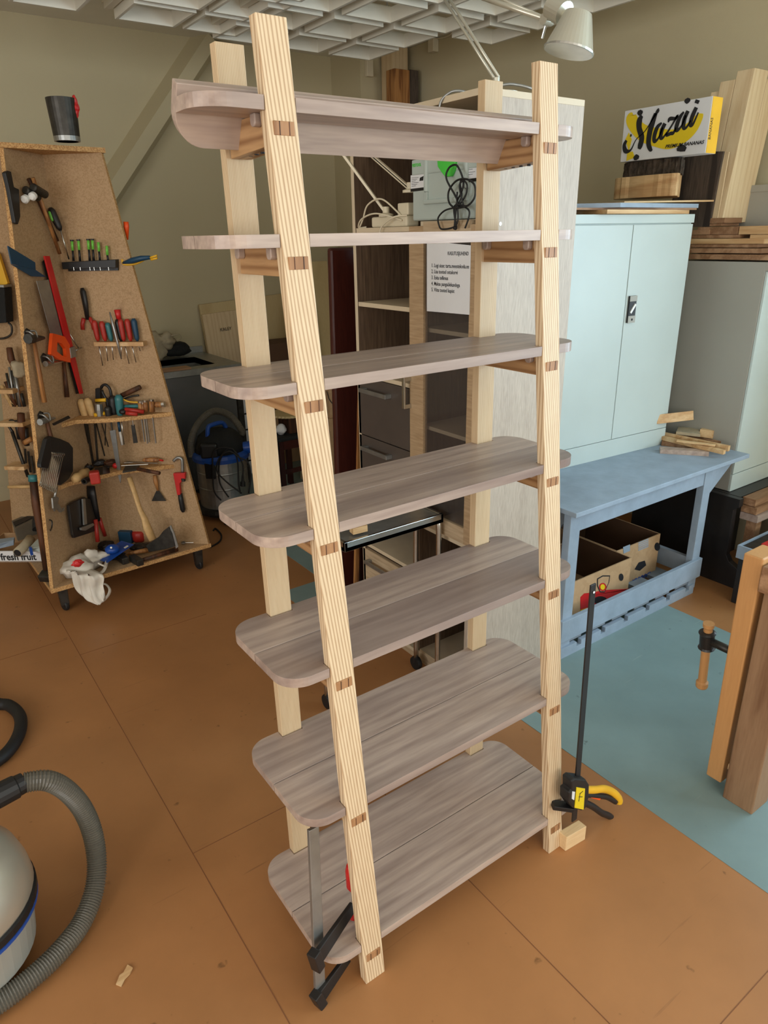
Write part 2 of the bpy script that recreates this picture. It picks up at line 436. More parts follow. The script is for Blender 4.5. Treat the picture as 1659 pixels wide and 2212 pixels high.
# ------------------------------------------------------------------ the room
def struct(name, mb, m, parent=None, bev=0):
    o = obj(name, mb, m, parent, bev=bev)
    if parent is None: o['kind'] = 'structure'
    return o
fl = MB(); fl.box((XL, YF, -.1), (XR, YB, 0)); struct('floor', fl, M['floor_o'])
g = MB(); g.box((1.015, YF, 0.0), (2.19, YB, .0012)); g.box((.78, 1.2, 0.0), (1.015, 1.906, .0012)); struct('trim_1', g, M['floor_g'])
s = MB()
for x in (-2.55, -1.96, -1.375, -.785, -.192, .395):
    s.box((x - .0012, YF, 0), (x + .0012, YB if x < .3 else .62, .0006))
for x, y in ((-.785, 2.1), (-.192, .62), (-1.375, 1.3), (-.785, -.6), (-.192, 1.93), (.395, -.55)): s.box((x, y - .001, 0), (x + .58, y + .001, .0006))
struct('trim_2', s, M['seam'])
def wall_with_openings(axis, pos, a0, a1, wins, out):
    """wall slab with rectangular openings"""
    mb = MB(); t = .16
    def put(u0, u1, z0, z1):
        if axis == 'x': mb.box((min(pos, pos + out * t), u0, z0), (max(pos, pos + out * t), u1, z1))
        else: mb.box((u0, min(pos, pos + out * t), z0), (u1, max(pos, pos + out * t), z1))
    cur = a0
    for w0, w1 in wins:
        put(cur, w0, 0, ZC); put(w0, w1, 0, WZ[0]); put(w0, w1, WZ[1], ZC); cur = w1
    put(cur, a1, 0, ZC)
    return mb
struct('wall_right', wall_with_openings('x', XR, YF, YB, WIN_R, 1), M['wall'])
struct('wall_front', wall_with_openings('y', YF, XL - .1, XR + .16, WIN_F, -1), M['wall'])
w = MB(); w.box((XL - .1, YB, 0), (XR + .16, YB + .1, ZC)); struct('wall_back', w, M['wall'])
struct('wall_left', wall_with_openings('x', XL, YF, YB, WIN_FILL_L, -1), M['wall'])
w = MB(); w.box((XL - .1, YF - .16, ZC), (XR + .16, YB + .1, ZC + .1)); struct('ceiling', w, M['ceil'])
k = 0
for (a0, a1), ax in [(w_, 'x') for w_ in WIN_R] + [(w_, 'y') for w_ in WIN_F] + [(w_, 'l') for w_ in WIN_FILL_L]:  # the left wall's frames belong to its added fill openings
    k += 1; f = MB(); ts = [a0, (a0 + a1) / 2 - .02, a1 - .04]
    for t in ts:
        if ax != 'y': f.box(((XR + .05) if ax == 'x' else XL - .1, t, WZ[0]), ((XR + .1) if ax == 'x' else XL - .05, t + .04, WZ[1]))
        else: f.box((t, YF - .1, WZ[0]), (t + .04, YF - .05, WZ[1]))
    for z in (WZ[0], WZ[1] - .04, 1.95):
        if ax != 'y': f.box(((XR + .05) if ax == 'x' else XL - .1, a0, z), ((XR + .1) if ax == 'x' else XL - .05, a1, z + .04))
        else: f.box((a0, YF - .1, z), (a1, YF - .05, z + .04))
    struct('window_%d' % k, f, M['white'])
# boxed-in corner column and sloping duct on the back wall
c = MB(); c.box((2.70, 3.90, 0), (XR, YB, ZC)); struct('trim_3', c, M['wall'])
c = MB()
p0, p1 = V((.36, YB, 1.33)), V((1.96, YB, 3.22)); dd = (p1 - p0).normalized(); nn = V((dd.z, 0, -dd.x))
c.prism([p0 - nn * .10, p0 + nn * .07, p0 + nn * .07 + V((0, -.05, 0)), p0 + nn * .03 + V((0, -.13, 0)), p0 - nn * .05 + V((0, -.13, 0))], (p1 - p0) * .84)
struct('trim_4', c, M['wall'])

# ------------------------------------------------------------------ the ladder shelf
SH = empty('ladder_shelf', (0.32, 0.18, 0), 'tall leaning shelf with pale ash posts and seven grey brown walnut shelves', 'shelf')
Wd, wp, dp, Dd, sl = .6405, .0551, .0235, .3409, .0955
SZ = [None, 1.887, 1.679, 1.4313, 1.1539, .8548, .5123, .1215]
TH = .0215
def xl(z): return -.0059 * z
def xr(z): return Wd - .0078 * z
def yf(z): return sl * z
def yb(z): return Dd + .005 * z
def post(x, y, z1, m):
    q = lambda z: [(x(z), y(z), z), (x(z) + wp, y(z), z), (x(z) + wp, y(z) + dp, z), (x(z), y(z) + dp, z)]
    mb = MB(); mb.hexa(q(0), q(z1)); return obj('post', mb, M[m], SH, bev=.0012)
post(xl, yf, 2.0, 'ash_z'); post(xr, yf, 2.0, 'ash_z'); post(xl, yb, 1.992, 'ash_z2'); post(xr, yb, 1.992, 'ash_z2')
X1 = .765
def X0f(z): return -.088 - .020 * z
def arc(cx, cy, r, a0, a1, n=10):
    return [(cx + r * math.cos(math.radians(a0 + (a1 - a0) * i / n)), cy + r * math.sin(math.radians(a0 + (a1 - a0) * i / n))) for i in range(n + 1)]
def board(k, front, y0, y1, z):
    X0 = X0f(z)
    """one board: rounded outer corners and notches that clasp the posts"""
    g = .0015; r = min(.058, (y1 - y0) * .62)
    a, b = xl(z) - g, xl(z) + wp + g; c, d = xr(z) - g, xr(z) + wp + g
    nd = dp + .002
    if front:
        pts = [(X0, y1)] + arc(X0 + r, y0 + r, r, 180, 270) + [(a, y0), (a, y0 + nd), (b, y0 + nd), (b, y0), (c, y0), (c, y0 + nd), (d, y0 + nd), (d, y0)] + arc(X1 - r, y0 + r, r, 270, 360) + [(X1, y1)]
    else:
        pts = [(X1, y0)] + arc(X1 - r, y1 - r, r, 0, 90) + [(d, y1), (d, y1 - nd), (c, y1 - nd), (c, y1), (b, y1), (b, y1 - nd), (a, y1 - nd), (a, y1)] + arc(X0 + r, y1 - r, r, 90, 180) + [(X0, y0)]
    return pts
for k in range(1, 8):
    X0 = -.121
    z = SZ[k]; y0 = yf(z) + .0006; y1 = yb(z) + dp - .002; mid = (y0 + y1) / 2
    fb = MB(); fb.prism([(x, y, z - TH) for x, y in board(k, True, y0, mid - .0016, z)], (0, 0, TH)); obj('shelf_board', fb, M['walnut'], SH, bev=.0004)
    if k > 1:
        bb = MB(); bb.prism([(x, y, z - TH) for x, y in board(k, False, mid + .0016, y1, z)], (0, 0, TH)); obj('shelf_board', bb, M['walnut'], SH, bev=.0004)
    else:
        # the top back board stands tilted like a bookstop; outline in its own plane (x, s)
        T = V((0, .268, 1.907)); sd = V((0, .044, -.088)).normalized(); nn = V((0, sd.z * -1, sd.y)); nn = V((0, .88, .47))
        wdt = .098; r = .055
        ol = [(X0, 0)] + [(X0 + r - r * math.cos(math.radians(t)), wdt - r + r * math.sin(math.radians(t))) for t in range(0, 91, 9)] + [(X1 - r + r * math.sin(math.radians(t)), wdt - r + r * math.cos(math.radians(t))) for t in range(0, 91, 9)] + [(X1, 0)]
        bb = MB(); bb.prism([(x, T.y + sd.y * s_, T.z + sd.z * s_) for x, s_ in ol], nn.normalized() * .0205)
        obj('shelf_board', bb, M['walnut'], SH, bev=.0012, label='top back board tilted upright')
    # cross rails with their through tenons
    for xf in (xl, xr):
        xc = xf(z) + wp / 2 + .001
        zt = z - TH; ya = yf(z) + dp; yb_ = yb(z)
        rl = MB()
        if k == 1:
            prof = [(ya, zt - .05), (yb_ - .004, zt - .057), (yb_ - .004, zt - .038), (yb_ - .022, zt - .028), (yb_ - .034, zt - .012), (yb_ - .054, zt), (ya, zt)]
        else: prof = [(ya, zt - .048), (yb_, zt - .048), (yb_, zt), (ya, zt)]
        rl.prism([(xc - .02, y, zz) for y, zz in prof], (.04, 0, 0)); R_ = obj('rail', rl, M['walnut_y'], SH, bev=.001)
        if k == 1:
            h = MB()
            for i in range(4): h.lathe([(.004, -.001), (.004, .004)], (xc, ya + .03 + i * .024, zt - .0512), (0, 0, -1), 10)
            obj('peg_hole', h, M['ink'], R_)
        tc_ = z - .047; yy = yf(tc_)
        tn = MB(); tn.box((xc - .019, yy - .0022, tc_ - .0105), (xc + .019, yy + dp + .002, tc_ + .0105)); T_ = obj('tenon', tn, M['walnut_end'], SH, bev=.0008, label='darker tenon end with two wedges')
        wg = MB()
        for q in (-.0085, .0095): wg.box((xc + q - .0009, yy - .0026, tc_ - .0103), (xc + q + .0009, yy + .001, tc_ + .0103))
        obj('wedge', wg, M['handle_dark'], T_)
        for yp in ((ya + .008,) if k == 1 else (ya + .008, yb_ - .026)):
            pg = MB(); pts = [(yp, zt), (yp, zt - .016), (yp + .004, zt - .02), (yp + .013, zt - .02), (yp + .018, zt - .015), (yp + .018, zt)]
            pg.prism([(xc - .034, y, zz) for y, zz in pts], (.014, 0, 0)); obj('cleat', pg, M['walnut'], SH, bev=.002)

def solo(name, mb, m, label, cat, group=None, **k):
    return obj(name, mb, m, None, label=label, cat=cat, group=group, **k)
def ribbon(mb, pts, n, h=.0012):
    """flat brush stroke: pts = (point, half width), laid on a surface of normal n"""
    n = V(n).normalized(); L_, R_ = [], []
    P = [V(p) for p, w in pts]
    for i, (p, w) in enumerate(pts):
        t = P[min(i + 1, len(P) - 1)] - P[max(i - 1, 0)]; t.normalize(); s_ = n.cross(t)
        L_.append(P[i] + s_ * w); R_.append(P[i] - s_ * w)
    for i in range(len(P) - 1):
        mb.prism([L_[i], L_[i + 1], R_[i + 1], R_[i]], n * h)
    return mb

# ------------------------------------------------------------------ tall oak cabinet
WX, WN, WF, WT, WB = .935, .690, 1.375, 2.055, 1.365
WR = empty('open_front_cabinet', (1.15, 1.03, 0), 'tall pale oak cabinet with open niches, dark drawers and a glass door', 'cabinet')
def wbox(name, lo, hi, m, parent=WR, bev=.0008, label=None):
    b = MB(); b.box(lo, hi); return obj(name, b, M[m], parent, bev=bev, label=label)
wbox('side_panel', (WX, WN, 0), (WB, WN + .018, WT - .018), 'oak_z'); wbox('side_panel', (WX, WF - .016, 0), (WB, WF, WT - .018), 'oak_in_shade'); wbox('edge_strip', (WX - .002, WF - .017, 0), (WX, WF + .001, WT - .018), 'oak_edge')
wbox('top_panel', (WX, WN, WT - .018), (WB, WF, WT), 'oak_edge'); wbox('back_panel', (WB - .008, WN + .018, .05), (WB, WF - .016, WT - .018), 'oak_in_shade')
wbox('divider', (WX + .02, 1.0, .05), (WB - .008, 1.016, 1.70), 'oak_in_shade')
wbox('plinth', (WX + .02, WN + .018, 0), (WX + .036, WF - .016, .06), 'oak_x')
for z in (1.70, 1.438, 1.17, .43, .06): wbox('shelf', (WX + .003, 1.016, z - .016), (WB - .008, WF - .016, z), 'oak_edge')
for z in (1.715, .63, .06): wbox('shelf', (WX + .022, WN + .018, z - .016), (WB - .008, 1.0, z), 'oak_edge')
for z in (1.372, 1.024): wbox('shelf', (WX + .03, WN + .018, z - .014), (WB - .008, 1.0, z), 'oak_edge')
for z0, z1 in ((.918, 1.152), (.68, .914), (.22, .40)):
    d = wbox('drawer', (WX - .002, 1.034, z0), (WX + .016, WF - .002, z1), 'drawer' if z0 > .5 else 'oak_x', label='dark drawer front' if z0 > .5 else None)
    h = MB(); zc = z1 - .045; ya, yb_ = 1.145, 1.325
    h.box((WX - .032, ya, zc - .008), (WX - .024, yb_, zc + .008))
    for y in (ya, yb_ - .018): h.box((WX - .026, y, zc - .008), (WX - .002, y + .018, zc + .008))
    hh = obj('handle', h, M['dull_steel'], d, bev=.001)
# glass door: frame of rails and stiles
dz0, dz1 = .645, 1.70
dr = MB()
dr.box((WX - .002, .955, dz0), (WX + .018, 1.032, dz1)); 
D_ = obj('door', dr, M['oak_s'], WR, bev=.0008)
for lo, hi in (((WX - .002, WN + .002, dz0), (WX + .018, WN + .034, dz1)),): b = MB(); b.box(lo, hi); obj('stile', b, M['oak_s'], D_)
for z0, z1 in ((dz0, dz0 + .06), (dz1 - .03, dz1 + .012)): b = MB(); b.box((WX - .002, WN + .034, z0), (WX + .018, .955, z1)); obj('rail', b, M['oak_x'], D_)
b = MB(); b.box((WX + .007, WN + .03, dz0 + .05), (WX + .011, .96, dz1 - .02)); 
gm, nt, bb = _new('clear glass pane'); bb.inputs['Base Color'].default_value = (.12, .10, .09, 1); bb.inputs['Roughness'].default_value = .03; bb.inputs['Alpha'].default_value = .30
obj('pane', b, gm, D_)
b = MB(); b.box((WX - .035, 1.022, 1.085), (WX - .028, 1.036, 1.20)); b.box((WX - .03, 1.022, 1.085), (WX - .002, 1.036, 1.10)); b.box((WX - .03, 1.022, 1.185), (WX - .002, 1.036, 1.20)); obj('handle', b, M['steel'], D_, bev=.001)
b = MB()
for y, z in ((.76, 1.70), (1.0, .30), ): pass
for (x, z) in ((1.02, 1.70), (1.27, 1.70), (1.02, .42)): b.lathe([(.006, 0), (.006, .0015), (.003, .002)], (x, WN, z), (0, -1, 0), 14)
obj('screw_cap', b, M['white'], WR)
# notice hanging inside the glass
nx = WX - .0035
p = [onx(u, v, nx) for u, v in ((922, 520), (1017, 530), (1014, 680), (922, 672))]
b = MB(); b.prism(p, (.0006, 0, 0)); NT = solo('notice', b, M['paper'], 'white printed notice headed KASUTUSJUHEND on the glass door', 'notice')
for txt, u, v, s_, al in (('KASUTUSJUHEND', 967, 551, .0155, 'L'), ('1. Logi sisse: tartu.meestekoda.ee', 932, 577, .0168, 'L'), ('2. Lisa tooted ostukorvi', 932, 590, .0168, 'L'), ('3. Esita tellimus', 932, 603, .0168, 'L'), ('4. Maksa pangaülekandega', 932, 616, .0168, 'L'), ('5. Võta tooted kapist', 932, 629, .0168, 'L')):
    lettering('writing', txt, s_, M['ink'], onx(u, v, nx - .0003), (0, -1, 0), (0, 0, 1), NT, squeeze=.80, bold=.00008)

# tool case in the niche
sx = WX + .012
SY0, SY1, SZ0, SZ1 = .712, 1.03, 1.7165, 1.895
SYS = empty('tool_case', (sx + .12, .87, SZ0), 'light grey plastic tool case with bright green latch in cabinet niche', 'tool case')
b = MB(); b.box((sx, SY0, SZ0), (sx + .25, SY1, SZ1)); obj('body', b, M['sys_grey'], SYS, bev=.006)
b = MB(); b.box((sx - .003, SY0 - .001, SZ1 - .042), (sx + .255, SY1 + .001, SZ1 + .004)); obj('lid', b, M['sys_grey'], SYS, bev=.004)
for y in (.765, .955): b = MB(); b.tube([(sx + .001, y, SZ1 - .03 if 0 else SZ1 - .002), (sx + .001, y, SZ0 + .085)], .011, 10); b.box((sx - .006, y - .009, SZ0 + .05), (sx + .004, y + .009, SZ0 + .085)); obj('rib', b, M['sys_grey'], SYS, bev=.002)
b = MB(); b.box((sx - .009, .80, SZ0 + .048), (sx + .006, .965, SZ0 + .062)); obj('handle', b, M['sys_grey'], SYS, bev=.004)
ol = [(u, v) for u, v in ((943, 336), (984, 336), (982, 362), (973, 381), (961, 382), (953, 372), (945, 360))]
b = MB(); b.prism([onx(u, v, sx - .012) for u, v in ol], (.012, 0, 0)); obj('latch', b, M['sys_green'], SYS, bev=.002)
for us in ((887, 379, 919, 374, 919, 404, 887, 408), (1008, 356, 1030, 353, 1030, 384, 1008, 387)):
    b = MB(); q = [onx(us[i], us[i + 1], sx - .0012) for i in (0, 2, 4, 6)]; b.prism(q, (.001, 0, 0)); c_ = obj('label_card', b, M['paper'], SYS)
    b = MB(); q2 = [q[3], q[2], q[2] + V((0, 0, -.009)), q[3] + V((0, 0, -.009))]; b.prism(q2, (.001, 0, 0)); obj('label_band', b, M['black'], c_)
b = MB(); b.prism([onx(u, v, sx - .0016) for u, v in ((907, 384), (915, 380), (914, 390), (906, 391))], (.0005, 0, 0)); obj('picture', b, M['ink'], SYS)
b = MB()
for i in range(6):
    q = [onx(u, v, sx - .0018) for u, v in ((889, 384 + i * 3.6), (904 - (i % 3) * 3, 383 + i * 3.6), (904 - (i % 3) * 3, 383.8 + i * 3.6), (889, 384.8 + i * 3.6))]; b.prism(q, (.0004, 0, 0))
for i in range(4):
    q = [onx(u, v, sx - .0018) for u, v in ((1011, 361 + i * 5.4), (1026 - (i % 2) * 5, 359.5 + i * 5.4), (1026 - (i % 2) * 5, 360.3 + i * 5.4), (1011, 361.9 + i * 5.4))]; b.prism(q, (.0004, 0, 0))
obj('print', b, M['dark_steel'], SYS)
lettering('writing', 'FESTOOL', .0125, M['sys_green'], onx(890.5, 361, sx - .0035), (0, -1, 0), (0, 0, 1), SYS, squeeze=.88, bold=.0004)

# bundle of leads hanging in front of the case
b = MB()
def loop(us, x=.915, r=.0022, closed=False): return smooth_path([onx(860 + u / 8.295, 330 + v / 8.295, x + dx) for u, v, dx in us], 7, closed)
hk = MB()
b.tube(loop([(1045, 1330, 0), (1000, 1000, .004), (1060, 850, 0), (870, 480, -.004), (900, 290, 0), (1010, 215, .003), (1090, 280, 0), (1170, 520, .002), (1130, 720, 0), (1050, 900, 0), (1010, 1330, 0)]), .0030, 7)
b.tube(loop([(1100, 930, -.006), (1240, 950, -.006), (1370, 800, -.005), (1370, 580, -.003), (1230, 475, 0), (1050, 500, 0), (910, 680, .002), (910, 880, 0), (1020, 985, -.003), (1200, 965, -.006)]), .0030, 7)
b.tube(loop([(1000, 985, 0), (830, 1040, 0), (720, 1160, .002), (730, 1290, 0), (790, 1370, 0), (1000, 1330, -.004), (1070, 1200, -.005), (1070, 960, -.002), (1140, 760, .004), (1110, 560, .006), (1150, 450, .003)]), .0027, 7)
b.tube(loop([(1060, 960, .004), (1200, 975, .004), (1275, 1050, .003), (1260, 1180, .002), (1200, 1350, .002)]), .0027, 7)
b.tube(loop([(1060, 700, -.004), (1050, 850, -.006), (1090, 930, -.004), (1210, 760, 0), (1235, 580, 0), (1170, 500, 0), (1100, 580, -.004), (1130, 780, -.008), (1170, 940, -.004)]), .0027, 7)
b.tube(loop([(1035, 1350, 0), (1010, 1345, 0)]), .006, 8)
solo('cable_bundle', b, M['rubber'], 'tangled bundle of black and grey leads hanging before the grey tool case', 'cable', smooth=True)

# power strip, white box, desk lamps inside the niche
b = MB(); b.box((.945, 1.06, 1.7005), (1.0, 1.27, 1.735)); PS = solo('power_strip', b, M['cream'], 'cream power strip with pale leads on cabinet niche shelf', 'power strip', bev=.006)
b = MB(); b.tube(smooth_path([(.94, 1.08, 1.72), (.92, 1.20, 1.745), (.925, 1.30, 1.73), (.94, 1.345, 1.703), (.95, 1.31, 1.703)]), .003, 6); b.tube(smooth_path([(.95, 1.10, 1.737), (.93, 1.18, 1.79), (.925, 1.26, 1.775), (.93, 1.30, 1.73), (.935, 1.33, 1.704)]), .003, 6); b.tube(smooth_path([(.94, 1.05, 1.735), (.92, 1.10, 1.73), (.918, 1.17, 1.70), (.925, 1.19, 1.66)]), .003, 6)
obj('lead', b, M['cream'], PS, smooth=True)
b = MB(); b.box((.955, 1.065, 1.7355), (.995, 1.125, 1.775)); solo('adapter_box', b, M['cream'], 'small ribbed cream adapter box on the power strip', 'adapter', bev=.004)
def arm_lamp(name, pts, x, label, x2=None):
    t = empty(name, onx(*pts[0], x), label, 'lamp')
    m_ = MB(); P_ = [onx(u, v, x if i == 0 or x2 is None else x2) for i, (u, v) in enumerate(pts)]
    m_.lathe([(.026, -.012), (.026, -.004), (.012, 0), (.012, .02)], P_[0], (0, 0, 1), 18); obj('foot', m_, M['cream'], t, smooth=False)
    for i in range(len(P_) - 1):
        m_ = MB()
        for dx in (-.008, .008): m_.bar(P_[i] + V((0, dx * .7, dx * .7)), P_[i + 1] + V((0, dx * .7, dx * .7)), .009, .008)
        obj('arm', m_, M['cream'], t)
    return t
arm_lamp('folding_lamp', [(834, 460), (735, 325)], .96, 'cream folding lamp arm leaning left out of the cabinet niche', .86)
t = arm_lamp('folding_lamp', [(886, 408), (800, 333)], 1.0, 'cream double arm lamp lying behind the grey tool case')

# silver lamp standing on top of the cabinet
LX = 1.10
LP = empty('desk_lamp', (LX, .806, WT), 'silver jointed work lamp standing on top of the oak cabinet', 'lamp')
A0 = onx(1072, 168, LX); A0.z = max(A0.z, WT + .03); E_ = onx(948, -30, LX); H_ = onx(1182, 43, LX)
b = MB(); b.lathe([(.075, 0), (.075, .012), (.02, .02), (.011, .03), (.011, A0.z - WT)], (A0.x, A0.y, WT), (0, 0, 1), 28); obj('base', b, M['lamp_metal'], LP)
b = MB()
for o_ in (-.010, .010): b.tube([A0 + V((0, o_, 0)), E_ + V((0, o_, 0))], .0048, 8)
obj('lower_arm', b, M['lamp_metal'], LP, smooth=True)
b = MB(); b.lathe([(.018, -.014), (.018, .014)], E_, (1, 0, 0), 18); obj('elbow', b, M['lamp_metal'], LP)
b = MB(); b.tube([E_ + V((0, 0, .01)), H_], .0075, 10); b.tube([E_ + V((0, -.01, .028)), H_ + V((0, .03, .018))], .003, 8); obj('upper_arm', b, M['lamp_metal'], LP, smooth=True)
b = MB(); b.lathe([(.014, -.016), (.014, .016)], H_, (1, 0, 0), 18); obj('joint', b, M['lamp_metal'], LP)
Sm = onx(1247, 38, LX); Op = onx(1231, 100, LX - .03); vd_ = (Op - CAM).normalized(); ax_ = (Op - Sm); L0 = ax_.length; ax_ = (ax_ - vd_ * ax_.dot(vd_)).normalized(); ax_ = (ax_ - vd_ * .28).normalized()
b = MB(); b.lathe([(.012, -.012), (.036, -.010), (.040, 0), (.066, L0 * 1.0), (.064, L0 * 1.0), (.038, .004), (.012, .002)], Sm, ax_, 36); SHD = obj('lamp_shade', b, M['lamp_metal'], LP, smooth=False)
b = MB(); b.lathe([(.0655, L0 - .002), (.068, L0 - .001), (.068, L0 + .004), (.0655, L0 + .005)], Sm, ax_, 36); obj('rim', b, M['steel'], SHD)
b = MB(); b.lathe([(.014, 0), (.024, .03), (.026, .05), (.0, .06)], Sm, ax_, 20); obj('bulb', b, M['white'], LP, smooth=True)
b = MB(); q0 = onx(1213, 33, LX); q1 = onx(1176, 12, LX); b.lathe([(.030, 0), (.030, .055), (.026, .058)], q0 + (Sm - q0) * .2 + V((0, 0, .004)), (q1 - q0).normalized(), 24); b.tube([q0, Sm], .013, 10); obj('housing', b, M['lamp_metal'], LP)
b = MB(); b.tube([H_, onx(1171, 83, LX)], .0035, 8); obj('lever', b, M['steel'], LP)
b = MB(); b.tube(smooth_path([(A0.x - .05, A0.y + .02, WT + .004), (.97, .82, WT + .01), (.945, .845, WT + .008), (.928, .87, WT - .02), (.925, .868, WT - .09)], 8), .004, 8); b.tube(smooth_path([(1.0, .80, WT + .004), (1.06, .74, WT + .022), (1.1, .72, WT + .022), (1.14, .70, WT + .012), (1.2, .72, WT + .004)]), .004, 8); obj('lead', b, M['dull_steel'], LP, smooth=True)

# ------------------------------------------------------------------ steel trolley
TR = empty('steel_trolley', (.70, 1.0, 0), 'stainless steel trolley with tubular legs standing behind the ladder shelf', 'trolley')
tx0, tx1, ty0, ty1, tz = .485, .905, .80, .995, .745
def tray(z, nm):
    b = MB(); b.box((tx0, ty0, z - .034), (tx1, ty1, z - .018))
    for lo, hi in (((tx0, ty0, z - .034), (tx1, ty0 + .012, z)), ((tx0, ty1 - .012, z - .034), (tx1, ty1, z)), ((tx0, ty0, z - .034), (tx0 + .012, ty1, z)), ((tx1 - .012, ty0, z - .034), (tx1, ty1, z))): b.box(lo, hi)
    b.box((tx0 + .01, ty0 + .01, z - .014), (tx1 - .01, ty1 - .01, z - .0095))
    obj(nm, b, M['brushed'], TR, bev=.0015)
    b = MB(); b.box((tx0 + .012, ty0 + .012, z - .0095), (tx1 - .012, ty1 - .012, z - .008)); obj('tray_floor', b, M['dull_steel'], TR)
tray(tz, 'top_tray'); tray(.30, 'lower_tray')
for x in (tx0 - .004, tx1 + .004):
    b = MB(); b.tube(smooth_path([(x, ty0 + .03, .03), (x, ty0 + .03, .64), (x, ty0 + .045, .70), (x, ty0 + .09, .722), (x, ty1 - .09, .722), (x, ty1 - .045, .70), (x, ty1 - .03, .64), (x, ty1 - .03, .03)], 6), .0105, 10); obj('leg_frame', b, M['steel'], TR, smooth=True)
for x in (tx0 - .004, tx1 + .004):
    for y in (ty0 + .03, ty1 - .03): b = MB(); b.lathe([(.028, -.01), (.03, 0), (.028, .01)], (x, y, .03), (1, 0, 0), 18); obj('castor', b, M['rubber'], TR)
b = MB(); b.prism([(.545, .84, tz), (.60, .835, tz), (.61, .865, tz), (.55, .87, tz)], (0, 0, .022)); solo('wood_offcut', b, M['pine_x'], 'small pale block lying on the steel trolley top', 'offcut')

# ------------------------------------------------------------------ grey bench with pallet-like base
BN = empty('painted_bench', (1.95, .98, 0), 'low bench painted worn grey with lower shelf and notched skirt', 'bench')
bx0, bx1, by0, by1, bz = 1.42, 2.665, .625, 1.40, .672
b = MB(); b.box((bx0, by0, bz - .020), (bx1, by1, bz)); obj('bench_top', b, M['bench_grey'], BN, bev=.002)
b = MB(); b.box((bx0 + .03, .665, bz - .105), (2.43, .69, bz - .020)); obj('apron', b, M['bench_grey'], BN, bev=.002)
for x in (1.435, 2.365):
    for y in (.66, 1.30):
        b = MB(); b.box((x, y, 0.02), (x + .06, y + .035, bz - .020)); obj('leg', b, M['bench_grey'], BN, bev=.002)
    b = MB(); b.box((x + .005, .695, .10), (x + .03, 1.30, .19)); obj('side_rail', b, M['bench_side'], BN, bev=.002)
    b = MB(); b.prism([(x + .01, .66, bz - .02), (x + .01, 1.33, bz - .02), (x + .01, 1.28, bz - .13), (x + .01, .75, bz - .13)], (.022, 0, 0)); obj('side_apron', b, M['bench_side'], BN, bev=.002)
b = MB(); b.prism([(2.43, .67, bz - .02), (2.62, .67, bz - .02), (2.60, .67, bz - .045), (2.43, .67, bz - .17)], (0, .02, 0)); obj('bracket', b, M['bench_grey'], BN)
b = MB(); b.box((1.42, .645, .085), (2.43, .665, .185)); obj('front_rail', b, M['bench_grey'], BN, bev=.002)
b = MB(); xs = 1.44; zs = .052
pts = [(1.43, 0), (2.40, 0), (2.40, .05)]
x = 2.36
while x > 1.5:
    pts += [(x, .05), (x, .028), (x - .03, .028), (x - .03, .05)]; x -= .16
pts += [(1.43, .05)]
b.prism([(a, .65, c_) for a, c_ in pts], (0, .02, 0)); obj('skirt_board', b, M['bench_grey'], BN, bev=.001)
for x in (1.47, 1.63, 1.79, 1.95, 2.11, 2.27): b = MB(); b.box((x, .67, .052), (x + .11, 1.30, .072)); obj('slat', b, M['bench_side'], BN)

# ------------------------------------------------------------------ steel cabinets
def cabinet_a():
    t = empty('steel_cabinet', (2.12, 1.2, bz), 'pale blue white two door steel cabinet with black latch on the grey bench', 'cabinet')
    a = math.radians(-4.0); o = V((2.505, .99, bz)); ux = V((-math.cos(a), -math.sin(a), 0)); uy = V((-math.sin(a), math.cos(a), 0)) ; uy = V((0.07, .9975, 0))
    w_, d_, h_ = .80, .36, 1.064
    def bxx(u0, u1, v0, v1, z0, z1):
        q = [o + ux * u0 + uy * v0, o + ux * u1 + uy * v0, o + ux * u1 + uy * v1, o + ux * u0 + uy * v1]
        m_ = MB(); m_.prism([p + V((0, 0, z0)) for p in q], (0, 0, z1 - z0)); return m_
    obj('body', bxx(0, w_, .0, d_, 0, h_), M['white_metal'], t, bev=.002)
    obj('top_lip', bxx(-.003, w_ + .003, -.012, d_, h_ - .035, h_ + .001), M['white_metal'], t, bev=.002)
    obj('plinth', bxx(.0, w_, -.010, .0, 0, .085), M['white_metal'], t, bev=.001)
    for u0, u1 in ((.003, .394), (.398, w_ - .003)): obj('door', bxx(u0, u1, -.012, -.001, .088, h_ - .04), M['white_metal'], t, bev=.0015)
    k_ = obj('latch', bxx(.335, .382, -.022, -.012, .62, .735), M['black'], t, bev=.003)
    obj('latch_plate', bxx(.336, .381, -.0235, -.021, .62, .650), M['grey_or_shade_metal'], k_); obj('latch_plate', bxx(.336, .381, -.0235, -.021, .712, .735), M['grey_or_shade_metal'], k_)
    c0 = o + ux * .358 + uy * -.0235 + V((0, 0, .681)); m_ = MB(); m_.bar(c0 - ux * .014 * -1 + V((0, 0, -.018)), c0 + ux * -.014 + V((0, 0, .018)), .010, .005, up=-uy); obj('knob', m_, M['white'], k_)
    b_ = MB(); b_.lathe([(.005, 0), (.005, .002)], o + ux * .358 + uy * -.0235 + V((0, 0, .634)), -uy, 12); obj('keyhole', b_, M['ink'], k_)
cabinet_a()
cx0, cy0, cz0, cz1 = 2.665, .69, .462, 1.533
CB = empty('steel_cabinet', (2.85, .92, cz0), 'steel cabinet with shade grey side carrying a stack of planks beside the right wall', 'cabinet')
b = MB(); b.box((cx0, cy0 + .012, cz0), (3.045, 1.16, cz1)); obj('body', b, M['grey_or_shade_metal'], CB, bev=.002)  # shade of the unlit side is put into the grey
b = MB(); b.box((cx0 + .003, cy0, cz0 + .09), (3.045, cy0 + .011, cz1 - .04)); obj('door', b, M['white_metal'], CB, bev=.001)
b = MB(); b.box((cx0, cy0, cz0), (3.045, cy0 + .012, cz0 + .086)); obj('plinth', b, M['white_metal'], CB, bev=.001)
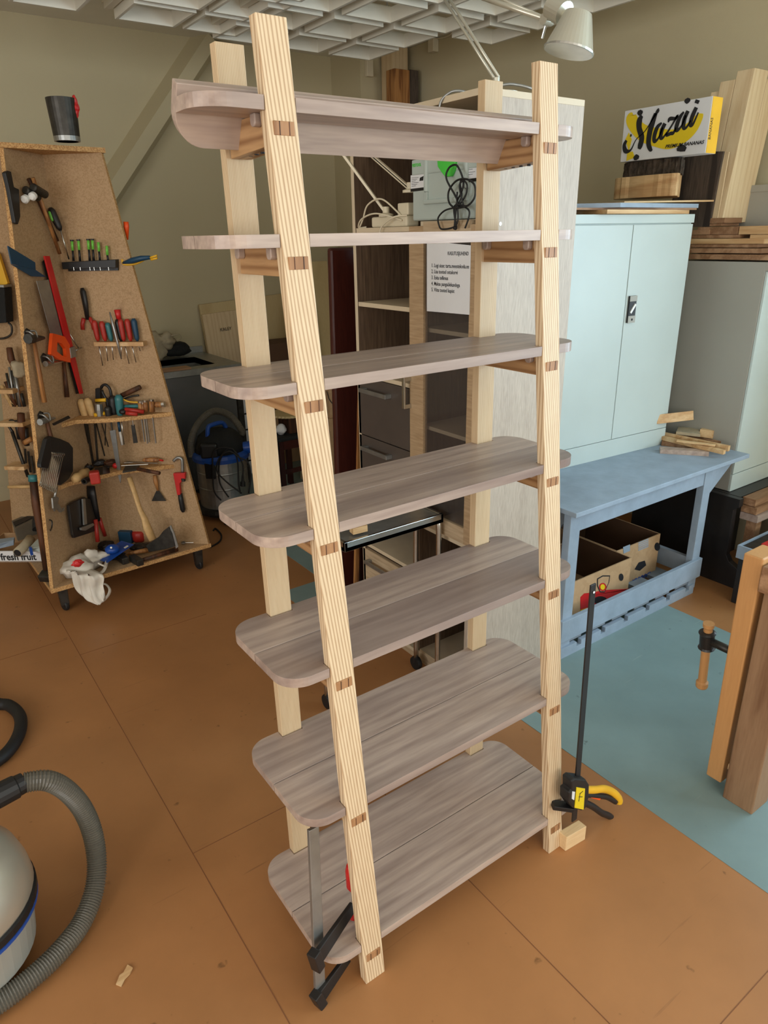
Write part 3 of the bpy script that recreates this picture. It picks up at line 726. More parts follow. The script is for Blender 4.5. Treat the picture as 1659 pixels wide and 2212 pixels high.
b = MB(); b.box((cx0 - .001, cy0 - .002, cz1 - .036), (3.045, cy0 + .012, cz1)); obj('top_lip', b, M['grey_or_shade_metal'], CB, bev=.001)
c3 = MB(); c3.box((2.90, .80, 1.62), (3.045, 1.02, 1.858)); CC = solo('steel_box', c3, M['grey_or_shade_metal'], 'pale grey steel box behind the upright planks at right edge', 'box', bev=.002)
b = MB(); b.box((2.897, .798, 1.83), (3.046, 1.021, 1.86)); obj('lid', b, M['grey_or_shade_metal'], CC, bev=.001)
b = MB(); b.box((2.87, .78, cz1), (3.04, 1.04, 1.62)); solo('timber_block', b, M['pine_y'], 'pale timber block under the grey steel box', 'timber', bev=.002)
# stacked planks, ends towards the window
PX = cx0 + .004
def zpl(u0, u1, v0, v1, x=PX): 
    a_, c_ = onx(u0, (v0 + v1) / 2, x), onx(u1, (v0 + v1) / 2, x); um = (u0 + u1) / 2
    return min(a_.y, c_.y), max(a_.y, c_.y), onx(um, v1, x).z, onx(um, v0, x).z
rows = [(1479, 1668, 549, 561, 'bottom'), (1480, 1645, 536, 547, 'second from the bottom'), (1482, 1636, 527.5, 535, 'with a knot near its end'), (1486, 1650, 515, 527, 'pale ended'), (1488, 1598, 507, 514.5, 'thin'), (1532, 1594, 489, 506.5, 'short thick'), (1486, 1533, 496, 507, 'dark short'), (1486, 1558, 483, 489, 'long thin'), (1503, 1565, 471, 482.5, 'topmost')]
z_cur = cz1 + .0005
for u0, u1, v0, v1, w_ in rows:
    y0, y1, z0, z1 = zpl(u0, u1, v0, v1)
    hh_ = z1 - z0
    b = MB(); b.box((PX + random.uniform(0, .004), y0, z0), (PX + .15, max(y1, y0 + .2), z1 - .0008))
    solo('plank', b, M['brownwood_x' if w_ != 'pale ended' else 'pine_y'], 'brown plank, %s, in the stack on the grey cabinet' % w_, 'plank', 'planks stacked on the grey cabinet', bev=.001)
y0, y1, z0, z1 = zpl(1594, 1668, 488, 506)
b = MB(); b.box((PX + .002, .56, z0), (PX + .16, y1 - .004, z1)); solo('plank', b, M['pine_y'], 'bright pale plank jutting towards the window from the stack', 'plank', 'planks stacked on the grey cabinet', bev=.001)
b = MB(); b.box((PX + .002, .62, onx(1625, 515, PX).z), (PX + .12, .80, onx(1625, 507, PX).z)); solo('plank', b, M['pine_y'], 'short pale offcut right under the bright jutting plank', 'plank', 'planks stacked on the grey cabinet', bev=.001)
# upright planks leaning by the wall
lx, ly = 2.69, .955
def upright(x0, x1, y0, y1, zt, lab, m='pine_z', lean=.05):
    b = MB(); zb = 1.70; b.hexa([(x0, y0, zb), (x1, y0, zb), (x1, y1, zb), (x0, y1, zb)], [(x0 + lean, y0 - .02, zt), (x1 + lean, y0 - .02, zt), (x1 + lean, y1 - .02, zt), (x0 + lean, y1 - .02, zt)])
    solo('upright_plank', b, M[m], lab, 'plank', 'pale planks standing upright on the stack', bev=.0015)
upright(lx, lx + .115, ly, ly + .078, 2.315, 'wide pale upright plank with a bright front edge, tallest of the bundle')
upright(lx + .118, lx + .170, ly + .002, ly + .08, 2.285, 'narrow upright plank right of the wide bright one')
upright(lx + .173, lx + .222, ly + .004, ly + .08, 2.285, 'narrow upright plank at the right end of the bundle')
upright(lx - .002, lx + .05, ly + .081, ly + .150, 2.285, 'dull upright plank left of the wide bright one')
upright(lx - .001, lx + .05, ly + .152, ly + .19, 2.25, 'dull upright plank at the left end of the bundle')
b = MB(); dk = [onx(u, v, lx - .021) for u, v in ((1482, 328), (1563, 327), (1556, 360), (1532, 490), (1440, 490), (1450, 440), (1458, 405))]; b.prism(dk, (.016, 0, 0)); solo('weathered_board', b, M['oldwood'], 'dark weathered board leaning between the banana box and pale planks', 'board', bev=.001)
b = MB(); dk = [onx(u, v, lx - .010) for u, v in ((1564, 327), (1575, 328), (1547, 488), (1533, 488))]; b.prism(dk, (.006, 0, 0)); solo('lit_edge_strip', b, M['pine_z'], 'pale strip for the lit right edge of the weathered board', 'board')  # the weathered board's lit edge, put in as a pale strip
# things on top of cabinet one
zt = bz + 1.066
b = MB(); b.box((1.90, .985, zt), (2.47, 1.3, zt + .016)); solo('flat_board', b, M['pine_x'], 'pale board lying lowest on the blue white cabinet', 'board', bev=.001)
b = MB(); b.prism([(1.74, 1.05, zt + .016), (2.50, .97, zt + .016), (2.52, 1.3, zt + .016), (1.75, 1.35, zt + .016)], (0, 0, .008)); solo('flat_board', b, M['brownwood_x'], 'thin brown board second from below on the blue white cabinet', 'board')
b = MB(); b.prism([(1.60, 1.30, zt + .0245), (1.98, .985, zt + .0245), (2.535, .985, zt + .0245), (2.535, 1.3, zt + .0245)], (0, 0, .017)); solo('flat_board', b, M['bench_grey'], 'grey blue laminated board jutting out on the blue white cabinet', 'board')
b = MB(); b.prism([(2.05, 1.02, zt + .042), (2.66, .99, zt + .052), (2.60, 1.12, zt + .05), (2.1, 1.25, zt + .042)], (0, 0, .007)); solo('veneer_sheet', b, M['pine_x'], 'pale veneer sheet lying topmost under the timber slabs', 'sheet')
s2z = zt + .0745
rs_ = random.Random(3); ol = [(x + rs_.uniform(-.004, .004), y + rs_.uniform(-.004, .004)) for x, y in [(p.x, p.y) for p in smooth_path([V((2.39, 1.33, 0)), V((2.375, 1.25, 0)), V((2.37, 1.14, 0)), V((2.375, 1.04, 0)), V((2.40, 1.015, 0)), V((2.50, 1.07, 0)), V((2.60, 1.14, 0)), V((2.63, 1.24, 0)), V((2.56, 1.33, 0)), V((2.46, 1.37, 0))], 5, True)]]
b = MB(); b.prism([(x, y, s2z) for x, y in ol], (0, 0, .090)); solo('timber_slab', b, M['pine_y'], 'thick pale log slab with rough edge under the bark slab', 'slab', bev=.006)
b = MB(); lv = []
for k_ in range(7):
    zz = s2z + .0905 + .0615 * k_ / 6; ring_ = []
    for i_, (x, y) in enumerate([q for p, r in zip(ol, ol[1:] + ol[:1]) for q in (p, ((p[0] + r[0]) / 2, (p[1] + r[1]) / 2))]):
        j_ = .006 * math.sin(i_ * 2.4 + .5 * math.sin(k_ * 1.3)) + .004 * math.sin(i_ * 5.1 + k_ * .9)
        ring_.append(b.bm.verts.new((2.49 + (x - 2.49) * (.90 + j_ * 3) + .01, 1.15 + (y - 1.15) * (.90 + j_ * 3) - .01, zz)))
    lv.append(ring_)
for k_ in range(6):
    for i_ in range(len(lv[0])): b.face([lv[k_][i_], lv[k_][(i_ + 1) % len(lv[0])], lv[k_ + 1][(i_ + 1) % len(lv[0])], lv[k_ + 1][i_]])
b.face(lv[0][::-1]); b.face(lv[-1])
o_ = solo('bark_slab', b, M['bark'], 'dark bark covered slab right under the banana box', 'slab')
mzb = s2z + .155
MX = 2.38
q = {k_: onx(u, v, MX) for k_, u, v in (('bl', 1341, 352), ('tl', 1346, 245), ('tr', 1535, 203), ('br', 1523, 320))}
yL, yR = q['bl'].y, q['br'].y; mz0 = min(mzb, q['bl'].z); mz1 = (q['tl'].z + q['tr'].z) / 2
b = MB(); b.box((MX, yR - .004, mzb), (MX + .075, yL + .004, mz1)); MZ = solo('banana_box', b, M['paper'], 'white and yellow cardboard box reading Mazai Premium Bananas', 'box', bev=.002)
b = MB(); b.box((MX + .002, yR - .0055, mzb + .001), (MX + .073, yR - .0042, mz1 - .001)); obj('side_print', b, M['yellow'], MZ)
lettering('writing', 'BANANAS', .022, M['ink'], (MX + .02, yR - .006, mzb + .05), (0, 0, 1), (-1, 0, 0), MZ, squeeze=.8)
fn = (-1, 0, 0)
def F(a, c_): return onx(1300 + a / 4.62, 180 + c_ / 4.62, MX - .0009)
b = MB()
cr = [((300, 290), .004), ((290, 340), .030), ((330, 420), .034), ((420, 500), .038), ((550, 540), .042), ((680, 560), .044), ((800, 520), .040), ((900, 440), .034), ((970, 340), .022), ((985, 300), .014)]
cs = smooth_path([V((a, c_, w_ * 1000)) for (a, c_), w_ in cr], 5)
ribbon(b, [(F(p.x, p.y), p.z / 1000 * .85) for p in cs], fn, .0006)
for tri in (((270, 490), (300, 560), (270, 680), (235, 560)), ((255, 690), (310, 680), (330, 740), (245, 775))): b.prism([F(*t_) for t_ in tri], (-.0006, 0, 0))
obj('banana_print', b, M['label_yellow'], MZ)
def stroke(b, pts, n=6):
    cs = smooth_path([V((a, c_, w_ * 10)) for a, c_, w_ in pts], n); ribbon(b, [(F(p.x, p.y) + V((-.0008, 0, 0)), p.z / 10 * .00064) for p in cs], fn, .0008)
b = MB(); stroke(b, [(248, 570, 10), (225, 620, 14), (240, 675, 16), (290, 665, 6), (345, 560, 3), (430, 480, 3), (520, 340, 6), (560, 275, 12), (575, 262, 8)]); obj('letter_stroke', b, M['ink'], MZ)
b = MB(); stroke(b, [(285, 520, 9), (300, 520, 6)], 2); obj('letter_stroke', b, M['ink'], MZ)
b = MB(); stroke(b, [(405, 325, 10), (378, 370, 22), (375, 450, 20), (400, 540, 20), (385, 620, 20), (372, 655, 12)]); obj('letter_stroke', b, M['ink'], MZ)
b = MB(); stroke(b, [(540, 300, 14), (505, 400, 20), (478, 500, 20), (468, 600, 18), (488, 660, 14), (505, 655, 6)]); obj('letter_stroke', b, M['ink'], MZ)
b = MB(); stroke(b, [(600, 395, 6), (555, 440, 14), (525, 530, 15), (530, 580, 12), (570, 540, 6), (610, 440, 6)]); obj('letter_stroke', b, M['ink'], MZ)
b = MB(); stroke(b, [(632, 400, 14), (600, 470, 15), (590, 540, 13), (610, 545, 8), (650, 490, 4)]); obj('letter_stroke', b, M['ink'], MZ)
b = MB(); stroke(b, [(665, 390, 4), (680, 355, 12), (735, 350, 9), (755, 325, 9), (700, 420, 6), (645, 515, 9), (690, 500, 11), (715, 495, 10), (745, 440, 4)]); obj('letter_stroke', b, M['ink'], MZ)
b = MB(); stroke(b, [(820, 285, 6), (775, 350, 14), (745, 440, 15), (755, 470, 11), (800, 420, 6), (840, 320, 6)]); obj('letter_stroke', b, M['ink'], MZ)
b = MB(); stroke(b, [(862, 275, 13), (825, 360, 15), (818, 440, 13), (845, 440, 8), (890, 370, 4)]); obj('letter_stroke', b, M['ink'], MZ)
b = MB(); stroke(b, [(945, 240, 13), (905, 330, 15), (885, 410, 13), (910, 410, 8), (965, 290, 5)]); obj('letter_stroke', b, M['ink'], MZ)
b = MB(); stroke(b, [(960, 165, 16), (945, 200, 15)], 2); obj('letter_stroke', b, M['ink'], MZ)
b = MB(); stroke(b, [(360, 285, 8), (385, 295, 20), (410, 280, 6)], 2); obj('vent_hole', b, M['ink'], MZ)
b = MB(); stroke(b, [(828, 170, 6), (855, 175, 18), (885, 162, 6)], 2); obj('vent_hole', b, M['ink'], MZ)
b = MB(); stroke(b, [(320, 755, 10), (345, 738, 20), (372, 740, 8)], 2); obj('vent_hole', b, M['ink'], MZ)
b = MB(); stroke(b, [(750, 665, 8), (795, 645, 22), (840, 660, 12)], 2); obj('vent_hole', b, M['ink'], MZ)

lettering('writing', 'PREMIUM BANANAS', .0190, M['ink'], F(634, 648) + V((-.0022, 0, 0)), (0, -1, .0), (0, 0, 1), MZ, squeeze=1.05, bold=.0003, shear=.25)
# offcuts on the bench
def stick(px, z, w_, h_, lab, m='pine_x', nm='wood_strip', grp='wood strips heaped on the grey bench'):
    a_, c_ = onz(*px[0], z + h_ / 2), onz(*px[1], z + h_ / 2); b = MB(); b.bar(a_, c_, w_, h_); return solo(nm, b, M[m], lab, 'wood strip', grp, bev=.0008)
stick(((1425, 972), (1530, 978)), bz, .05, .022, 'grey brown flat offcut nearest on the bench', 'walnut')
stick(((1428, 945), (1565, 977)), bz + .023, .02, .02, 'long pale strip above the flat grey brown offcut')
stick(((1428, 938), (1575, 969)), bz + .024, .02, .026, 'second long pale strip in the heap')
stick(((1430, 955), (1560, 968)), bz, .06, .022, 'brown strip at the bottom of the heap', 'brownwood_x')
stick(((1460, 940), (1590, 962)), bz + .0, .05, .03, 'brown strip with square end in the heap', 'brownwood_x')
stick(((1475, 935), (1602, 957)), bz + .0, .05, .026, 'dark red brown strip furthest right in the heap', 'brownwood_x')
stick(((1462, 952), (1545, 962)), bz + .046, .02, .008, 'thin pale splinter strip on top of the heap')
b = MB(); b.prism([onz(u, v, bz + .05) for u, v in ((1460, 938), (1512, 944), (1508, 930), (1465, 928))], (0, 0, .014)); solo('crumpled_paper', b, M['canvas'], 'crumpled brown paper on the heap of strips', 'paper')
c0 = onz(1530, 934, bz + .055); b = MB(); b.obox(c0, (.07, .02, 0), (-.02, .06, 0), (0, 0, .04)); solo('wood_block', b, M['pine_x'], 'pale square block on the heap of strips', 'block', bev=.001)
b = MB(); p0_, p1_ = ony(1418, 906, .99), ony(1497, 897, .90); b.bar(p0_, p1_, .045, .010, up=(-.3, -1, .2)); solo('wood_strip', b, M['pine_x'], 'pale pointed strip propped against the cabinet corner', 'wood strip', bev=.001)
# cartons under the bench
def carton(x0, x1, y0, y1, z0, z1, lab):
    t = empty('banana_carton', ((x0 + x1) / 2, (y0 + y1) / 2, z0), lab, 'box', 'open banana cartons under the grey bench'); e = .005
    for nm, lo, hi in (('front_side', (x0, y0, z0), (x1, y0 + e, z1)), ('back_side', (x0, y1 - e, z0), (x1, y1, z1)), ('left_side', (x0, y0 + e, z0), (x0 + e, y1 - e, z1)), ('right_side', (x1 - e, y0 + e, z0), (x1, y1 - e, z1)), ('bottom', (x0 + e, y0 + e, z0), (x1 - e, y1 - e, z0 + e))):
        b = MB(); b.box(lo, hi); o_ = obj(nm, b, M['cartboard'], t)
        if nm == 'front_side': fr = o_
        if nm != 'front_side': 
            b = MB()
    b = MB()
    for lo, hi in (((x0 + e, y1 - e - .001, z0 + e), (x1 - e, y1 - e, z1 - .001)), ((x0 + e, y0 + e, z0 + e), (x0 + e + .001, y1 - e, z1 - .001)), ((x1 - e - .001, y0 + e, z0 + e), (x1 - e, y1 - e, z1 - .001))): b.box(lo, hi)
    obj('dark_inner_sheet', b, M['card_in'], t)  # dark sheets over three inner faces of the carton
    return t, fr
t1, f1 = carton(1.50, 1.995, .745, 1.05, .074, .275, 'open cardboard fruit carton with red print at left under the bench')
def hole(par, us, y, m='ink'):
    b = MB(); b.prism([ony(u, v, y) for u, v in us], (0, .0008, 0)); return obj('cut_out' if m == 'ink' else 'print', b, M[m], par)
def oval(cx, cy, rx, ry, n=14): return [(cx + rx * math.cos(6.2832 * i / n), cy + ry * math.sin(6.2832 * i / n)) for i in range(n)]
hole(f1, ((1254, 1290), (1262, 1282), (1359, 1277 - 3), (1361, 1272), (1254, 1320)), .7438, 'red'); hole(f1, ((1258, 1287), (1300, 1275), (1358, 1272), (1360, 1276), (1256, 1322)), .7440, 'red')
hole(f1, oval(1342, 1247, 5, 8), .7432); hole(f1, oval(1297, 1297, 15, 9), .7432); hole(f1, ((1254, 1318), (1268, 1313), (1268, 1319), (1255, 1325)), .7432, 'label_yellow')
sh = ((1290, 1250), (1302, 1243), (1318, 1243), (1316, 1258), (1306, 1280), (1296, 1280), (1290, 1266)); hole(f1, sh, .7436, 'ink')
hole(f1, [(1304 + (u - 1304) * .86, 1261 + (v - 1261) * .86) for u, v in sh], .7432, 'cartboard')
hole(f1, oval(1302, 1268, 8, 9), .7428, 'red'); hole(f1, oval(1302, 1268, 5, 6), .7424, 'label_yellow')
t2, f2 = carton(2.0, 2.34, .83, 1.28, .074, .275, 'larger open cardboard carton behind with blue print under the bench')
hole(f2, oval(1420, 1181, 6, 9), .8285); hole(f2, ((1371, 1230), (1380, 1215), (1393, 1211), (1396, 1221), (1382, 1233)), .8285)
for us in (((1346, 1182), (1361, 1176), (1361, 1190), (1347, 1196)), ): hole(f2, us, .8285, 'bench_grey')
for i in range(5): hole(f2, ((1379, 1172 + i * 4), (1401, 1163 + i * 4), (1401, 1165 + i * 4), (1379, 1174 + i * 4)), .8285, 'bench_grey')
lettering('writing', 'BANANA', .034, M['blue'], ony(1406, 1234, .8285), (-1, 0, 0), (0, 0, -1), f2, squeeze=1.05)
# behind the bench: battens leaning and a dark shelf unit
for i in range(4):
    x = 2.02 + i * .045; b = MB(); b.bar((x, 1.42, .01), (x + .03, 1.40, .62), .03, .02); solo('batten', b, M['pine_z' if i % 2 else 'brownwood_x'], 'upright batten, number %s from the left, standing behind the cartons' % ('one', 'two', 'three', 'four')[i], 'batten', 'battens behind the bench')
# dark scroll-sided stand carrying cabinet two
ST = empty('dark_stand', (2.8, .75, 0), 'old black painted stand with a curved foot under the grey cabinet', 'stand')
pr = [(.80, 0), (.80, .46), (.60, .46), (.60, .42), (.625, .40), (.62, .16), (.60, .13), (.56, .11), (.53, .085), (.515, .05), (.515, 0)]
b = MB(); b.prism([(2.60, y, z) for y, z in pr], (.035, 0, 0)); obj('end_panel', b, M['black_paint'], ST, bev=.001)
b = MB(); b.box((2.635, .80, .0), (3.04, 1.2, .46)); obj('body', b, M['black_paint'], ST)
b = MB(); b.box((2.64, .62, .40), (3.04, .80, .46)); obj('rail', b, M['black_paint'], ST)
for i, z in enumerate((.345, .383, .422)):
    b = MB(); b.box((2.66, .53 + .012 * i, z), (3.04, .618, z + .036)); solo('plank', b, M['brownwood_x' if i else 'walnut'], '%s grey brown plank lying before the foot of the grey cabinet' % ('lowest', 'middle', 'topmost')[i], 'plank', 'planks before the grey cabinet', bev=.001)
for x in (2.72, 2.98): b = MB(); b.box((x, .56, 0), (x + .05, .61, .3448)); solo('support_post', b, M['brownwood_x'], 'short %s post holding up the planks before the grey cabinet' % ('left' if x < 2.8 else 'right'), 'post')
TB = empty('tool_box', (2.62, .40, 0), 'open blue grey tool box with a red level inside, behind the vise', 'tool box')
b = MB(); b.box((2.46, .33, 0), (2.85, .49, .235)); obj('base', b, M['black'], TB, bev=.003)
b = MB(); b.box((2.45, .32, .236), (2.46, .50, .30)); b.box((2.85, .32, .236), (2.86, .50, .30)); b.box((2.46, .32, .236), (2.85, .33, .30)); b.box((2.46, .49, .236), (2.85, .50, .30)); bmesh.ops.remove_doubles(b.bm, verts=b.bm.verts, dist=1e-5); obj('rim', b, M['bench_grey'], TB)
b = MB(); b.box((2.462, .332, .236), (2.848, .488, .294)); obj('tray', b, M['dark_steel'], TB)
b = MB(); b.box((2.50, .38, .3005), (2.70, .42, .322)); obj('level', b, M['red'], TB, bev=.002)
b = MB(); b.lathe([(.010, -.02), (.010, .02)], (2.60, .40, .325), (1, 0, 0), 12); obj('vial', b, M['label_yellow'], TB)

# ------------------------------------------------------------------ bench with leg vise at the right edge
VB = empty('wooden_workbench', (1.42, -.25, 0), 'heavy brown wooden workbench leg and top at right edge', 'workbench')
b = MB(); b.box((1.225, -.75, .735), (1.95, -.165, .812)); obj('bench_top', b, M['brownwood_x'], VB, bev=.004)
b = MB(); b.box((1.245, -.27, 0), (1.34, -.175, .735)); obj('leg', b, M['brownwood_z'], VB, bev=.004)
b = MB(); b.box((1.80, -.27, 0), (1.90, -.175, .735)); obj('leg', b, M['brownwood_z'], VB, bev=.004)
b = MB(); b.box((1.34, -.25, .11), (1.80, -.21, .21)); obj('stretcher', b, M['pine_x'], VB, bev=.003)
VJ = empty('leg_vise', (1.32, -.11, .05), 'pale wooden leg vise jaw with round screw handle', 'vise')
jx = 1.262
b = MB(); b.hexa([(jx, -.155, .03), (jx + .09, -.155, .03), (jx + .09, -.105, .03), (jx, -.105, .03)], [(jx - .024, -.16, .828), (jx + .075, -.16, .828), (jx + .075, -.105, .828), (jx - .024, -.105, .828)]); obj('jaw', b, M['vise_wood'], VJ, bev=.004)
b = MB(); b.box((jx + .02, -.22, .08), (jx + .06, -.158, .10)); obj('guide', b, M['pine_x'], VJ)
hc = ony(1546, 1378, -.02)
b = MB(); b.lathe([(.013, 0), (.013, .10)], (jx + .045, -.105, hc.z), (0, 1, 0), 16); obj('screw', b, M['dark_steel'], VJ, smooth=True)
hx, hy = jx + .045, -.01
b = MB(); b.lathe([(.020, -.034), (.026, -.030), (.022, -.024), (.022, .022), (.026, .028), (.020, .033)], (hx, hy, hc.z), (-.18, 0, 1), 20); obj('screw_head', b, M['black_paint'], VJ, smooth=False)
b = MB(); dv = V((-.10, 0, 1)).normalized(); b.lathe([(.017, -.185), (.019, -.18), (.019, -.165), (.0135, -.16), (.0135, .045), (.017, .05), (.017, .062)], (hx, hy, hc.z), (-.10, 0, 1), 18); obj('handle_bar', b, M['vise_wood'], VJ, smooth=False)

# ------------------------------------------------------------------ tool cart: crossed boards on a square wheeled base
CC0 = V((.19, 2.75, 0))
E1 = V((.42, -.38, 0)); E2 = V((-.39, -.42, 0))
NM_ = V((-.38, -.42, 0)).normalized(); NF_ = V((.42, -.39, 0)).normalized()
HP = .009
def onM(u, v, off=0.0): return on(u, v, CC0 + NM_ * (HP + off), NM_)
def onF(u, v, off=0.0): return on(u, v, CC0 + NF_ * (HP + off), NF_)
BZ = .155
CT = empty('tool_cart', (.19, 2.75, 0), 'wheeled pressed board tool stand with crossed tapering panels full of hand tools', 'tool stand')
cs_ = [CC0 + E1, CC0 - E2, CC0 - E1, CC0 + E2]
b = MB(); b.prism([p + V((0, 0, BZ - .022)) for p in cs_], (0, 0, .022)); obj('base_board', b, M['mdf'], CT, bev=.001)
b = MB(); b.prism([CC0 + d_ * (1.003) + V((0, 0, BZ - .0215)) for d_ in (E1, -E2, -E1, E2)], (0, 0, .021)); obj('base_edge', b, M['chipboard'], CT)
TP = 2.035
def fin(d_, n_, nm='panel'):
    k = .50; lo = CC0 + n_ * -HP
    pts = [lo + V((0, 0, BZ)), lo + d_ * .985 + V((0, 0, BZ)), lo + d_ * k + V((0, 0, TP)), lo + V((0, 0, TP))]
    b = MB(); b.prism(pts, n_ * 2 * HP); P_ = obj(nm, b, M['mdf'], CT)
    e_ = d_.normalized() * .0012
    b = MB(); b.prism([pts[1], pts[1] + e_, pts[2] + e_, pts[2]], n_ * 2 * HP); obj('raw_edge', b, M['chipboard'], P_)
fin(E1, NM_); fin(-E1, NM_); fin(E2, NF_); fin(-E2, NF_)
b = MB(); b.prism([CC0 + d_ * .53 + V((0, 0, TP)) for d_ in (E1, -E2, -E1, E2)], (0, 0, .020)); obj('top_board', b, M['chipboard'], CT)
for d_ in (E1, E2, -E1, -E2):
    w_ = CC0 + d_ * .86
    b = MB(); b.lathe([(.024, -.010), (.028, -.005), (.028, .005), (.024, .010)], (w_.x, w_.y, .0285), (1, .3, 0), 20); c_ = obj('castor_wheel', b, M['rubber'], CT)
    b = MB(); b.box((w_.x - .028, w_.y - .024, BZ - .030), (w_.x + .028, w_.y + .024, BZ - .022)); b.prism([(w_.x - .018, w_.y - .02, .035), (w_.x + .018, w_.y - .02, .035), (w_.x + .022, w_.y - .02, BZ - .03), (w_.x - .022, w_.y - .02, BZ - .03)], (0, .04, 0)); obj('castor_fork', b, M['dark_steel'], CT, bev=.002)
def cshelf(us, z, t=.020, nm='shelf'):
    b = MB(); b.prism(us, (0, 0, t)); 
    return obj(nm, b, M['chipboard'], CT, bev=.001)
def pz(f, u, v, z, off=0.0):
    p = f(u, v, off); return V((p.x, p.y, z))
S1, S2 = .872, .598
cshelf([CC0 + NM_ * HP + NF_ * HP + V((0, 0, S1 - .02)), pz(onF, 132, 915, S1 - .02), onz(165, 916, S1 - .02), onz(250, 912, S1 - .02), pz(onM, 370, 888, S1 - .02)], 0)
cshelf([CC0 + NM_ * HP + NF_ * HP + V((0, 0, S2 - .02)), pz(onF, 124, 1048, S2 - .02), onz(150, 1050, S2 - .02), onz(262, 1025, S2 - .02), pz(onM, 376, 1003, S2 - .02)], 0)
# slim tool racks
def rack(f, u0, u1, z, dep, t=.020, m='pine_x', nm='tool_rack', v=740):
    a_, c_ = pz(f, u0, v, z), pz(f, u1, v, z); n_ = NM_ if f is onM else NF_
    b = MB(); b.prism([a_, c_, c_ + n_ * dep, a_ + n_ * dep], (0, 0, -t)); return obj(nm, b, M[m], CT, bev=.002)
rack(onM, 212, 318, 1.222, .045)
# left half of the far panel, seen past the near panel
rack(onM, 12, 62, 1.00, .10, nm='tool_rack', v=880); rack(onM, 25, 80, .83, .09, nm='tool_rack', v=950); rack(onM, 38, 80, .60, .09, v=1030)

def tool(name, label, cat, parts, group=None):
    """parts: (part name, mesh builder, material, options)"""
    bs = [v.co.copy() for p in parts for v in p[1].bm.verts]
    c_ = V((sum(v.x for v in bs) / len(bs), sum(v.y for v in bs) / len(bs), min(v.z for v in bs)))
    t = empty(name, c_, label, cat, group)
    for p in parts: obj(p[0], p[1], M[p[2]], t, **(p[3] if len(p) > 3 else {}))
    return t
SM = {'smooth': True}
def rod(pts, r, seg=8): return MB().tube(pts, r, seg)
def plate(f, us, off, t=.004):
    n_ = NM_ if f is onM else NF_
    b = MB(); b.prism([f(u, v, off) for u, v in us], n_ * t); return b
def handle(f, p, q, off, r0, r1, bulge=1.15, n=8):
    P_, Q_ = f(*p, off), f(*q, off)
    return MB().tube([P_.lerp(Q_, i / n) for i in range(n + 1)], [(.55 if i in (0, n) else 1) * (r0 + (r1 - r0) * i / n) * (1 + (bulge - 1) * math.sin(math.pi * i / n)) for i in range(n + 1)], 10)

# --- on the near panel (facing right)
tool('sheath', 'black tapering tool sheath hanging high on the near panel', 'sheath', [('body', plate(onF, ((3, 373), (9, 369), (16, 371), (22, 404), (33, 409), (36, 468), (31, 485), (25, 482), (12, 410)), .004, .018), 'black', {'bev': .003})])
for i, (a_, c_, hd, col) in enumerate((((71, 384), (129, 548), (84, 412), 'handle_wood'), ((62, 386), (124, 520), (68, 418), 'handle_dark'))):
    h0 = onF(*hd, .03 + .022 * (1 - i))
    tool('mallet', ('nearer' if i == 0 else 'rear') + ' small mallet of the pair hung head up on the near panel', 'mallet', [('handle', rod([onF(*a_, .03), onF(*c_, .03)] if i == 0 else [onF(*a_, .008), onF(*c_, .008)], .0085), col, SM), ('head', MB().lathe([(.012, -.05), (.017, -.045), (.017, .040), (.012, .045)], h0, NF_.cross(V((0, 0, 1))) + V((0, 0, .3)), 14), 'dark_steel'), ('white_face', MB().lathe([(.016, 0), (.017, .018), (.010, .026)], h0 + V((-.03, -.03, -.02)), (-.5, -.6, -.3), 14), 'white')], 'mallets on the near panel')
tool('screwdriver', 'big black and green screwdriver hanging in the corner of the panels', 'screwdriver', [('grip', handle(onM, (108, 449), (131, 498), .045, .016, .012, 1.2), 'black', SM), ('green_inlay', handle(onM, (106, 456), (114, 478), .060, .006, .006), 'green', SM), ('shank', rod([onM(131, 498, .045), onM(149, 560, .02)], .003), 'steel', SM)])
tool('bevel_square', 'dark blue folded metal square on the near panel', 'square', [('upper_leaf', plate(onF, ((15, 531), (74, 567), (75, 583), (23, 570)), .004, .005), 'dark_blue'), ('lower_leaf', plate(onF, ((23, 571), (75, 583), (97, 598), (67, 597)), .010, .005), 'dark_blue')])
tool('bar_clamp', 'long red bar clamp hanging slantwise on the near panel', 'clamp', [('bar', plate(onF, ((93, 553), (104, 553), (153, 742), (165, 795), (177, 850), (171, 851), (144, 756)), .026, .008), 'red', {'bev': .001}), ('jaw', plate(onF, ((146, 752), (157, 748), (161, 770), (149, 774)), .035, .012), 'dull_steel', {'bev': .001}), ('screw', rod([onF(151, 722, .03), onF(170, 752, .04)], .0035), 'steel', SM), ('tee_handle', rod([onF(164, 757, .04), onF(176, 751, .04)], .0035), 'steel', SM)])
tool('steel_rule', 'thin dark steel rail behind the red bar clamp', 'rail', [('body', plate(onF, ((90, 566), (96, 560), (169, 850), (164, 851)), .014, .004), 'dark_steel')])
def ring_prism(f, outer, inner, off, t):
    n_ = NM_ if f is onM else NF_; b = MB(); n = len(outer)
    for i in range(n):
        j = (i + 1) % n
        b.prism([f(*outer[i], off), f(*outer[j], off), f(*inner[j], off), f(*inner[i], off)], n_ * t)
    return b
tool('hand_saw', 'hand saw with bright orange handle hanging on the near panel', 'saw', [('blade', plate(onF, ((78, 607), (104, 604), (135, 729), (109, 722)), .030, .002), 'dull_steel'), ('handle', ring_prism(onF, ((107, 720), (133, 727), (144, 745), (146, 783), (122, 777), (103, 765)), ((117, 739), (127, 742), (135, 753), (137, 771), (127, 768), (116, 759)), .028, .016), 'orange')])
